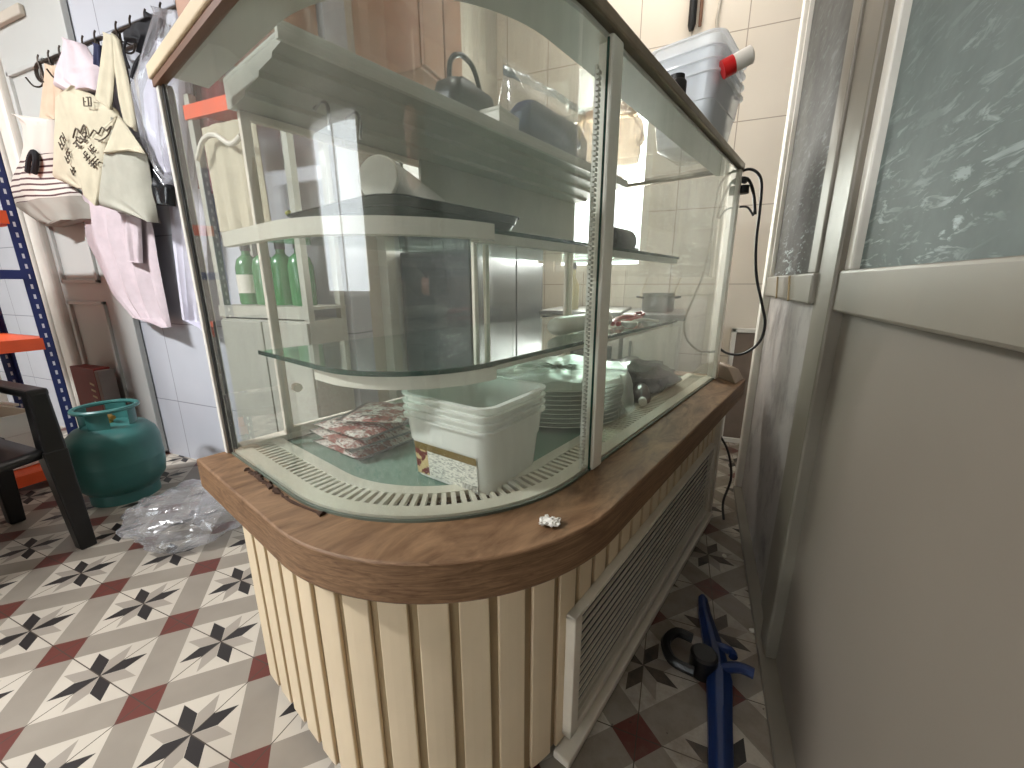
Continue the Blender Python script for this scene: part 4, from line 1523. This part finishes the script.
# striped bag nearest the door
t = thing('striped_bag', 'pale cloth bag with dark stripes hanging nearest the grey door', 'bag', (0, 0, 0), 0, 'bags on the coat rack')
cloth('bag_body', [(-3.465, 1.978), (-3.109, 1.916), (-3.181, 1.781), (-3.252, 1.648), (-3.017, 1.492), (-3.013, 1.415), (-3.407, 1.399), (-3.601, 1.432), (-3.820, 1.525), (-3.877, 1.597), (-3.770, 1.684), (-3.628, 1.752), (-3.537, 1.821)], Y1 +0.010, 0.060, stripe_mat(), t, 2, 0.010, 1)
cloth('strap', [(-3.125, 2.174), (-3.057, 2.149), (-3.160, 1.923), (-3.327, 1.950)], Y1 +0.004, 0.012, M['peach'], t, 1, 0.004, 2)
cloth('strap', [(-3.070, 2.156), (-3.024, 2.148), (-3.057, 1.956), (-3.146, 1.941)], Y1 +0.006, 0.010, M['peach'], t, 1, 0.004, 2.5)
m = MB().tube([(-3.438, Y1 - 0.06, 1.683), (-3.377, Y1 - 0.06, 1.747), (-3.318, Y1 - 0.06, 1.770), (-3.319, Y1 - 0.06, 1.731), (-3.377, Y1 - 0.06, 1.672)], 0.014, n=8, smooth=4)
m.build('dark_loop', M['blackcloth'], t, smooth=True)
# pink garment
t = thing('pink_garment', 'pale pink hooded garment hanging behind the cream tote bags', 'garment', (0, 0, 0), 0, 'clothes on the coat rack')
cloth('hood', [(-2.778, 2.193), (-2.709, 2.172), (-2.631, 2.061), (-2.657, 1.966), (-2.843, 1.973), (-3.029, 2.042), (-2.967, 2.101)], Y1 -0.015, 0.050, M['pinkcloth'], t, 2, 0.010, 0.4)
cloth('garment_body', [(-2.976, 2.028), (-2.683, 1.983), (-2.525, 1.483), (-2.550, 1.184), (-2.554, 0.844), (-2.862, 0.867), (-3.046, 1.006), (-3.117, 1.196), (-3.186, 1.319), (-3.118, 1.501)], Y1 +0.015, 0.030, M['pinkcloth'], t, 4, 0.014, 1.7)
cloth('sleeve', [(-2.701, 1.433), (-2.544, 1.409), (-2.615, 1.179), (-2.739, 1.187)], Y1 -0.020, 0.025, M['pinkcloth'], t, 2, 0.008, 2.2)
# tote bags
ob = cloth('tote_bag', [(-2.975, 1.983), (-2.756, 1.988), (-2.498, 1.858), (-2.500, 1.776), (-2.796, 1.540), (-2.961, 1.553), (-3.207, 1.633), (-3.102, 1.806)], Y1 -0.045, 0.035, M['creamcloth'], None, 2, 0.008, 0.8)
tag(ob, 'cream canvas tote bag with small dark print, tucked behind the folded tote', 'tote bag', 'bags on the coat rack')
t = thing('folded_tote_bag', 'cream and grey canvas tote bag hanging in front by two long straps', 'tote bag', (0, 0, 0), 0, 'bags on the coat rack')
cloth('bag_body', [(-2.598, 1.688), (-2.384, 1.785), (-2.259, 1.634), (-2.274, 1.347), (-2.740, 1.457), (-2.663, 1.564)], Y1 -0.095, 0.045, M['greycloth'], t, 1.5, 0.008, 0.2)
cloth('printed_flap', [(-2.768, 1.689), (-2.325, 1.778), (-2.485, 1.666), (-2.655, 1.441), (-2.748, 1.492)], Y1 -0.135, 0.012, M['creamcloth'], t, 1, 0.004, 0.5)
cloth('top_corner', [(-2.502, 1.646), (-2.305, 1.773), (-2.182, 1.615), (-2.335, 1.644)], Y1 -0.142, 0.012, M['creamcloth'], t, 1, 0.003, 0.5)
cloth('strap', [(-2.386, 2.120), (-2.327, 2.098), (-2.358, 2.008), (-2.462, 1.839), (-2.569, 1.895), (-2.480, 1.999)], Y1 -0.090, 0.012, M['creamcloth'], t, 1, 0.004, 0.3)
cloth('strap', [(-2.340, 2.110), (-2.307, 2.082), (-2.301, 1.933), (-2.313, 1.733), (-2.389, 1.775), (-2.396, 1.871), (-2.376, 1.991)], Y1 -0.085, 0.012, M['creamcloth'], t, 1, 0.004, 0.9)

ink_rows(-2.671, 1.682, (0.950, 0, 0.312), (0.690, 0, -0.724), ((5, 0.040), (5, 0.036), (4, 0.032)), Y1 -0.155, t, 3)
ink_rows(-2.959, 1.731, (0.845, 0, 0.535), (0.358, 0, -0.934), ((3, 0.040), (3, 0.036), (2, 0.034)), Y1 -0.092, ob, 9)
ink_rows(-2.676, 1.886, (0.989, 0, -0.145), (-0.306, 0, -0.952), ((3, 0.036),), Y1 -0.092, ob, 12)
m = MB().tube([(-2.545, Y1 - 0.156, 1.725), (-2.502, Y1 - 0.156, 1.744), (-2.479, Y1 - 0.156, 1.725), (-2.436, Y1 - 0.156, 1.747), (-2.412, Y1 - 0.156, 1.729), (-2.367, Y1 - 0.156, 1.742), (-2.404, Y1 - 0.156, 1.712), (-2.466, Y1 - 0.156, 1.699), (-2.511, Y1 - 0.156, 1.709)], 0.003, n=5, smooth=3)
m.build('drawing', M['ink'], t)
m = MB().tube([(-2.831, Y1 - 0.093, 1.770), (-2.784, Y1 - 0.093, 1.807), (-2.760, Y1 - 0.093, 1.783), (-2.710, Y1 - 0.093, 1.811), (-2.715, Y1 - 0.093, 1.764), (-2.780, Y1 - 0.093, 1.742), (-2.802, Y1 - 0.093, 1.771), (-2.740, Y1 - 0.093, 1.750), (-2.697, Y1 - 0.093, 1.728)], 0.0035, n=5, smooth=3)
m.build('drawing', M['ink'], ob)
# plastic carrier bag, black pouch, white garment, dark clothes
t = thing('carrier_bag', 'thin whitish plastic carrier bag hanging beside the display counter', 'bag', (0, 0, 0), 0, 'bags on the coat rack')
cloth('bag_body', [(-2.006, 2.121), (-1.883, 2.108), (-1.973, 1.741), (-2.030, 1.515), (-2.141, 1.500), (-2.245, 1.563), (-2.308, 1.681), (-2.313, 1.904), (-2.149, 2.024)], Y1 -0.060, 0.060, M['polybag'], t, 3, 0.014, 1.1)
cloth('bag_filling', [(-2.058, 2.026), (-1.941, 2.022), (-2.003, 1.746), (-2.070, 1.535), (-2.145, 1.526), (-2.225, 1.591), (-2.275, 1.702), (-2.240, 1.874)], Y1 -0.060, 0.040, M['lilac'], t, 2, 0.014, 2.1)
t = thing('black_pouch', 'small black pouch hanging under the plastic carrier bag', 'pouch', (0, 0, 0), 0, 'bags on the coat rack')
cloth('pouch_body', [(-2.338, 1.646), (-2.256, 1.596), (-2.191, 1.502), (-2.211, 1.423), (-2.317, 1.426), (-2.346, 1.520)], Y1 -0.050, 0.045, M['blackfilm'], t, 1, 0.006, 0.3)
m = MB().tube([(-2.334, Y1 - 0.05, 1.631), (-2.348, Y1 - 0.05, 1.797), (-2.377, Y1 - 0.05, 1.921), (-2.376, Y1 - 0.05, 2.037), (-2.373, Y1 - 0.05, 2.081)], 0.009, smooth=4)
m.build('strap', M['blackcloth'], t, smooth=True)
ob = cloth('white_garment', [(-2.211, 2.111), (-2.011, 2.087), (-2.105, 1.453), (-2.229, 0.840), (-2.437, 0.885), (-2.388, 1.287), (-2.323, 1.689)], Y1 +0.020, 0.030, M['lilac'], None, 4, 0.012, 0.6)
tag(ob, 'long white lilac garment hanging behind the carrier bag down to waist height', 'garment', 'clothes on the coat rack')
t = thing('black_straps', 'tangle of black straps knotted on a rack hook', 'straps', (0, 0, 0), 0, 'clothes on the coat rack')
cloth('knot', [(-2.070, 2.126), (-2.013, 2.100), (-2.061, 2.059), (-2.165, 2.001), (-2.182, 2.051), (-2.282, 2.073), (-2.279, 2.098), (-2.177, 2.082), (-2.113, 2.104)], Y1 -0.075, 0.030, M['blackcloth'], t, 2, 0.008, 0.9)
m = MB().tube([(-2.260, Y1 - 0.09, 2.071), (-2.290, Y1 - 0.09, 2.034), (-2.278, Y1 - 0.09, 1.973)], 0.005, smooth=4).tube([(-2.149, Y1 - 0.09, 2.008), (-2.224, Y1 - 0.09, 1.978), (-2.271, Y1 - 0.09, 1.934)], 0.008, smooth=4)
m.build('loose_end', M['blackcloth'], t, smooth=True)
ob = cloth('navy_scarf', [(-2.635, 2.165), (-2.591, 2.149), (-2.643, 2.053), (-2.676, 2.075)], Y1 -0.005, 0.020, M['navycloth'], None, 1, 0.004, 0.1)
tag(ob, 'narrow navy scarf hanging between the pink hood and the cream straps', 'scarf', 'clothes on the coat rack')
ob = cloth('maroon_jacket', [(-1.994, 2.223), (-1.808, 2.215), (-1.827, 1.967), (-1.913, 1.439), (-2.121, 1.498), (-2.011, 2.000)], Y1 +0.020, 0.030, M['maroonc'], None, 2, 0.010, 0.4)
tag(ob, 'dark maroon jacket hanging last on the rack, mostly behind the counter', 'jacket', 'clothes on the coat rack')

# ================================================================== STAFF SIDE, SEEN THROUGH THE GLASS
M['bottlegreen'] = plain('green_bottle_plastic', (64, 128, 78), 0.25, var=0.15)
rk = thing('bottle_shelf', 'grey shelf unit with an orange top beam behind the counter, holding green bottles', 'shelving', (-1.63, 1.30, 0), 0)
for x in (-0.25, 0.25):
    for y in (-0.085, 0.085):
        MB().b2((x - 0.014, y - 0.014, 0), (x + 0.014, y + 0.014, 1.80)).build('upright', M['housing'], rk)
for z in (0.98, 1.76):
    m = MB().b2((-0.27, -0.105, z - 0.05), (0.27, -0.09, z)).b2((-0.27, -0.10, z - 0.012), (0.27, 0.10, z))
    m.build('shelf_board', M['orange'] if z > 1.5 else M['housing'], rk)
cb_ = MB().b2((-0.265, -0.098, 0.03), (0.265, 0.095, 0.925)).build('cupboard_box', M['housing'], rk, bevel=0.004)
for sg in (-1, 1):
    MB().b2((sg * 0.132 - 0.128, -0.112, 0.05), (sg * 0.132 + 0.128, -0.099, 0.915)).build('cupboard_door', M['housing'], rk, bevel=0.003)
for i in range(4):
    x = -1.815 + 0.108 * i
    t_ = thing('green_bottle', 'green plastic bottle, %s from the left on the shelf behind the counter' % ['first', 'second', 'third', 'fourth'][i], 'bottle', (x, 1.30, 0.981), 0, 'green bottles on the staff shelf')
    MB().lathe([(0, 0), (0.047, 0), (0.050, 0.01), (0.050, 0.16), (0.040, 0.195), (0.018, 0.215), (0.017, 0.235), (0, 0.235)], n=22).build('bottle_body', M['bottlegreen'], t_, smooth=True)
    MB().lathe([(0, 0.232), (0.021, 0.232), (0.021, 0.262), (0, 0.262)], n=16).build('bottle_cap', M['darkgreen'], t_, smooth=True)
    if i == 0:
        MB().lathe([(0.0507, 0.05), (0.0507, 0.13)], n=22).build('bottle_label', M['board'], t_, smooth=True)
ob = cloth('white_apron', [(-1.80, 1.66), (-1.50, 1.66), (-1.49, 1.28), (-1.79, 1.28)], 1.192, 0.02, M['creamcloth'], None, 3, 0.008, 0.6)
tag(ob, 'pale apron hanging from the orange shelf beam behind the counter', 'apron')
m = MB().tube([(-1.79, 1.145, 1.54), (-1.73, 1.14, 1.60), (-1.66, 1.14, 1.61), (-1.58, 1.14, 1.57), (-1.52, 1.14, 1.59)], 0.009, smooth=5)
wc = m.build('white_hose', M['board'], None, smooth=True)
tag(wc, 'white hose curving over the pale apron behind the counter', 'hose')

# brown wall cupboards high on the staff side
for nm_, lb_, (x_, y_), (dx_, dy_), nd in (('wall_cupboard', 'brown wooden wall cupboard high above the orange shelf behind the counter', (-1.53, 1.26), (0.34, 0.28), 'y'),
                                         ('wall_cupboard', 'brown wooden wall cupboard high on the wall at the corner by the grey panel door', (-1.19, 1.74), (0.32, 0.32), 'x')):
    wcb = thing(nm_, lb_, 'cupboard', (x_, y_, 1.90), 0, 'brown wall cupboards')
    MB().b2((-dx_ / 2, -dy_ / 2, 0), (dx_ / 2, dy_ / 2, 0.90)).build('cupboard_body', M['brownwood'], wcb, bevel=0.004)
    for k in range(2):
        m = MB()
        if nd == 'y':
            w_ = dx_ / 2
            m.b2((-dx_ / 2 + w_ * k + 0.005, -dy_ / 2 - 0.018, 0.01), (-dx_ / 2 + w_ * (k + 1) - 0.005, -dy_ / 2 - 0.001, 0.89))
        else:
            w_ = dy_ / 2
            m.b2((dx_ / 2 + 0.001, -dy_ / 2 + w_ * k + 0.005, 0.01), (dx_ / 2 + 0.018, -dy_ / 2 + w_ * (k + 1) - 0.005, 0.89))
        m.build('cupboard_door', M['brownwood'], wcb, bevel=0.004)

# grey panel door and frames in the return wall
m = MB()
m.b2((-1.35, 1.70, 0.02), (-1.315, 2.42, 1.80))
d2 = struct(m.build('door_2', M['grey_door'], bevel=0.004))
m = MB()
for lo, hi in (((1.80, 0.9), (2.32, 0.92)), ((1.80, 1.66), (2.32, 1.68)), ((1.80, 0.9), (1.82, 1.68)), ((2.30, 0.9), (2.32, 1.68))):
    m.b2((-1.315, lo[0], lo[1]), (-1.303, hi[0], hi[1]))
m.build('door_moulding', M['housing'], d2)
m = MB().tube([(-1.31, 2.36, 1.02), (-1.27, 2.36, 1.02), (-1.265, 2.27, 1.02)], 0.010, smooth=3)
m.build('door_handle', M['steel'], d2, smooth=True)
m = MB()
for lo, hi in (((1.62, 0), (1.69, 1.88)), ((2.43, 0), (2.50, 1.88)), ((1.62, 1.81), (2.50, 1.88))):
    m.b2((-1.35, lo[0], lo[1]), (-1.30, hi[0], hi[1]))
struct(m.build('trim_4', M['housing'], bevel=0.004))

# dark refrigerator
fr = thing('refrigerator', 'long dark grey two-door refrigerator standing behind the counter', 'refrigerator', (-1.09, 2.22, 0), 0)
M['dkgrey'] = plain('dark_grey_appliance', (66, 70, 72), 0.32, var=0.1)
MB().b2((-0.21, -0.50, 0.04), (0.18, 0.50, 1.22)).build('cabinet', M['dkgrey'], fr, bevel=0.008)
for y_ in (-0.25, 0.25):
    d_ = MB().b2((0.182, y_ - 0.245, 0.10), (0.215, y_ + 0.245, 1.20)).build('fridge_door', M['dkgrey'], fr, bevel=0.008)
    MB().b2((0.215, y_ + 0.17, 0.55), (0.235, y_ + 0.19, 0.85)).build('door_handle', M['steel'], d_, bevel=0.004)

# kitchen counter, cooker, bottles on the back wall
kc = thing('kitchen_worktop', 'white kitchen cabinet with steel worktop along the back wall', 'cabinet', (-0.27, 2.74, 0), 0)
MB().b2((-0.02, -0.26, 0.08), (0.30, 0.30, 0.86)).build('cabinet_body', M['trimwhite'], kc, bevel=0.004)
MB().b2((-0.03, -0.29, 0.86), (0.31, 0.30, 0.895)).build('worktop', M['steel'], kc, bevel=0.005)
MB().b2((0.0, -0.285, 0.12), (0.28, -0.262, 0.83)).build('cabinet_door', M['board'], kc, bevel=0.004)
MB().b2((0.02, -0.305, 0.60), (0.035, -0.287, 0.74)).build('cabinet_handle', M['steel'], kc, bevel=0.003)
ck = thing('cooker', 'white cooker with a dark control panel beside the refrigerator', 'cooker', (-0.56, 2.74, 0), 0)
MB().b2((-0.25, -0.28, 0.03), (0.25, 0.30, 0.88)).build('oven_body', M['trimwhite'], ck, bevel=0.006)
MB().b2((-0.25, -0.30, 0.88), (0.25, 0.30, 0.905)).build('hob', M['steel'], ck, bevel=0.004)
MB().b2((-0.23, -0.295, 0.77), (0.23, -0.281, 0.87)).build('control_panel', M['dkgrey'], ck, bevel=0.003)
for i in range(5):
    MB().cyl((-0.18 + 0.09 * i, -0.296, 0.82), (-0.18 + 0.09 * i, -0.318, 0.82), 0.018, n=16).build('knob', M['steel'], ck, smooth=True)
MB().b2((-0.21, -0.293, 0.18), (0.21, -0.281, 0.70)).build('oven_door', M['dkgrey'], ck, bevel=0.004)
MB().tube([(-0.18, -0.29, 0.735), (-0.18, -0.325, 0.735), (0.18, -0.325, 0.735), (0.18, -0.29, 0.735)], 0.008, smooth=1).build('oven_handle', M['steel'], ck, smooth=True)
pot = thing('cooking_pot', 'steel cooking pot on the steel worktop', 'pot', (-0.12, 2.70, 0.895), 0.3)
MB().lathe([(0, 0.002), (0.085, 0.0), (0.095, 0.012), (0.095, 0.11), (0.099, 0.113), (0.092, 0.113), (0.09, 0.012), (0, 0.008)], n=30).build('pot_body', M['steel'], pot, smooth=True)
for sg in (-1, 1):
    MB().tube([(sg * 0.094, -0.03, 0.085), (sg * 0.125, -0.022, 0.09), (sg * 0.125, 0.022, 0.09), (sg * 0.094, 0.03, 0.085)], 0.006, smooth=3).build('handle', M['blackplastic'], pot, smooth=True)
bo = thing('oil_bottle', 'tall bottle with a dark top on the cooker hob', 'bottle', (-0.64, 2.62, 0.905), 0)
MB().lathe([(0, 0), (0.035, 0), (0.038, 0.01), (0.038, 0.15), (0.016, 0.20), (0.014, 0.25), (0, 0.25)], n=20).build('bottle_body', plain('straw_bottle', (190, 176, 120), 0.2), bo, smooth=True)
MB().lathe([(0, 0.25), (0.018, 0.25), (0.018, 0.29), (0, 0.29)], n=16).build('bottle_cap', M['blackplastic'], bo, smooth=True)

# hanging stick and pipe on the back wall, framed board by the wall
t_ = thing('hanging_rod', 'dark rod hanging on the back wall above the counter', 'rod', (-0.075, YB - 0.03, 2.52), 0)
MB().lathe([(0, 0), (0.014, 0.002), (0.022, 0.03), (0.022, 0.36), (0, 0.36)], n=16).build('rod_body', M['black'], t_, smooth=True)
MB().cyl((0.045, 0.012, 0.02), (0.045, 0.012, 0.36), 0.010, n=12).build('rod_sleeve', M['brownstrip'], t_, smooth=True)
m = MB().tube([(0.075, YB - 0.012, 2.88), (0.068, YB - 0.012, 2.65), (0.06, YB - 0.012, 2.56), (0.07, YB - 0.012, 2.50), (0.10, YB - 0.012, 2.47)], 0.008, smooth=4)
wc = m.build('wall_cable', M['plaster_beige'], None, smooth=True)
tag(wc, 'thin pale cable running down the tiled back wall near the ceiling', 'cable')
fb = thing('framed_board', 'narrow white framed brown board standing against the back wall', 'board', (0.44, YB - 0.05, 0), 0)
m = MB()
for lo, hi in (((-0.10, 0.0), (-0.075, 0.78)), ((0.075, 0.0), (0.10, 0.78)), ((-0.10, 0.755), (0.10, 0.78)), ((-0.10, 0.0), (0.10, 0.03))):
    m.b2((lo[0], -0.03, lo[1]), (hi[0], 0.03, hi[1]))
m.build('board_frame', M['trimwhite'], fb, bevel=0.003)
MB().b2((-0.078, -0.012, 0.02), (0.078, 0.012, 0.76)).build('board_panel', plain('greyish_brown_board', (128, 112, 98), 0.6), fb)

# ================================================================== the photographer, standing behind the camera (mirrored in the display glass)
def skin(name, nodes, edges, mat, parent, sub=2):
    me = bpy.data.meshes.new(name)
    me.from_pydata([n[:3] for n in nodes], edges, [])
    o = bpy.data.objects.new(name, me)
    COL.objects.link(o)
    o.parent = parent
    me.materials.append(mat)
    md = o.modifiers.new('skin', 'SKIN')
    md.use_smooth_shade = True
    for i, n in enumerate(nodes):
        v = me.skin_vertices[0].data[i]
        r = n[3]
        v.radius = (r, r) if not isinstance(r, tuple) else r
        v.use_root = (i == 0)
    sb_ = o.modifiers.new('sub', 'SUBSURF')
    sb_.levels = sub
    sb_.render_levels = sub
    return o


M['skin'] = plain('skin', (196, 142, 116), 0.5, var=0.08)
M['coat'] = fabric('charcoal_coat_cloth', (34, 36, 42), 0.2)
M['trouser'] = fabric('dark_trouser_cloth', (40, 40, 46), 0.2)
M['hair'] = plain('dark_brown_hair', (52, 36, 28), 0.6, var=0.3, scale=40)
ph = thing('person', 'person in a charcoal coat holding up a phone, mirrored in the display glass', 'person', (0.02, -0.46, 0), 0.3871)
N_ = [(0, 0, 0.93, 0.14), (0, 0.0, 1.10, 0.12), (0, -0.01, 1.28, 0.135), (0, -0.01, 1.40, 0.10), (0, 0.01, 1.48, 0.055), (0, 0.035, 1.55, 0.065), (0, 0.035, 1.63, 0.085), (0, 0.025, 1.71, 0.065)]
E_ = [(i, i + 1) for i in range(7)]


def chain(start, pts):
    p = start
    for q in pts:
        N_.append(q)
        E_.append((p, len(N_) - 1))
        p = len(N_) - 1
    return p


wr = []
for sg, arm, leg in ((1, ((0.17, -0.01, 1.39, 0.06), (0.22, 0.05, 1.17, 0.047), (0.215, 0.26, 1.07, 0.037), (0.212, 0.34, 1.055, 0.029)), 0), (-1, ((-0.17, -0.01, 1.39, 0.06), (-0.19, 0.06, 1.17, 0.047), (0.0, 0.27, 1.07, 0.037), (0.078, 0.33, 1.055, 0.029)), 0)):
    w_ = chain(3, arm)
    wr.append(w_)
    b = Vector(arm[-1][:3])
    # palm beside the phone, fingers behind it curling round, thumb on the near side
    palm = chain(w_, ((b.x - sg * 0.004, b.y + 0.045, 1.062, 0.024),))
    for k, (dz, ln) in enumerate(((0.030, 0.9), (0.010, 1.0), (-0.010, 0.94), (-0.028, 0.76))):
        chain(palm, ((b.x - sg * 0.002, b.y + 0.068, 1.065 + dz, 0.0095), (b.x - sg * 0.022 * ln, b.y + 0.074, 1.067 + dz, 0.008), (b.x - sg * 0.040 * ln, b.y + 0.068, 1.068 + dz, 0.007)))
    chain(palm, ((b.x - sg * 0.020, b.y + 0.040, 1.085, 0.011), (b.x - sg * 0.034, b.y + 0.052, 1.105, 0.009)))
    chain(0, ((sg * 0.095, 0.0, 0.86, 0.085), (sg * 0.10, 0.015, 0.49, 0.055), (sg * 0.105, -0.02, 0.10, 0.037), (sg * 0.115, 0.03, 0.045, 0.036), (sg * 0.125, 0.13, 0.032, 0.030)))
skin('body', N_, E_, M['skin'], ph)
skin('coat', [(0, 0, 0.98, (0.18, 0.15)), (0, 0, 1.12, (0.165, 0.14)), (0, -0.01, 1.28, (0.18, 0.15)), (0, -0.01, 1.41, (0.13, 0.11)), (0, 0.0, 1.48, 0.07), (0.19, -0.01, 1.385, 0.082), (0.235, 0.05, 1.16, 0.066), (0.222, 0.25, 1.072, 0.052), (0.216, 0.315, 1.058, 0.044), (-0.19, -0.01, 1.385, 0.082), (-0.205, 0.06, 1.16, 0.066), (-0.02, 0.255, 1.072, 0.052), (0.055, 0.305, 1.058, 0.044), (0, 0, 0.84, (0.19, 0.16))],
     [(0, 1), (1, 2), (2, 3), (3, 4), (3, 5), (5, 6), (6, 7), (7, 8), (3, 9), (9, 10), (10, 11), (11, 12), (0, 13)], M['coat'], ph)
for sg in (-1, 1):
    skin('trouser_leg', [(sg * 0.09, 0, 0.90, 0.115), (sg * 0.10, 0.015, 0.49, 0.078), (sg * 0.106, -0.02, 0.09, 0.066)], [(0, 1), (1, 2)], M['trouser'], ph)
    skin('shoe', [(sg * 0.106, -0.04, 0.05, 0.048), (sg * 0.115, 0.05, 0.045, 0.046), (sg * 0.128, 0.17, 0.035, 0.033)], [(0, 1), (1, 2)], M['blackplastic'], ph)
skin('hair', [(0, -0.02, 1.60, 0.085), (0, -0.01, 1.68, 0.095), (0, 0.02, 1.745, 0.07)], [(0, 1), (1, 2)], M['hair'], ph)
m = MB().lathe([(0, 0.012), (0.012, 0.010), (0.016, 0), (0, -0.004)], (0, 0.125, 1.585), 12)
m.build('nose', M['skin'], ph, smooth=True)
pn = thing('mobile_phone', 'dark mobile phone held up by the person in the charcoal coat', 'phone', (0.0017, -0.0122, 1.07), 0.3871)
MB().b2((-0.075, -0.004, -0.037), (0.075, 0.004, 0.037)).build('phone_body', M['blackplastic'], pn, bevel=0.003)
MB().b2((-0.071, -0.0048, -0.033), (0.071, -0.0038, 0.033)).build('phone_screen', M['dkgrey'], pn)
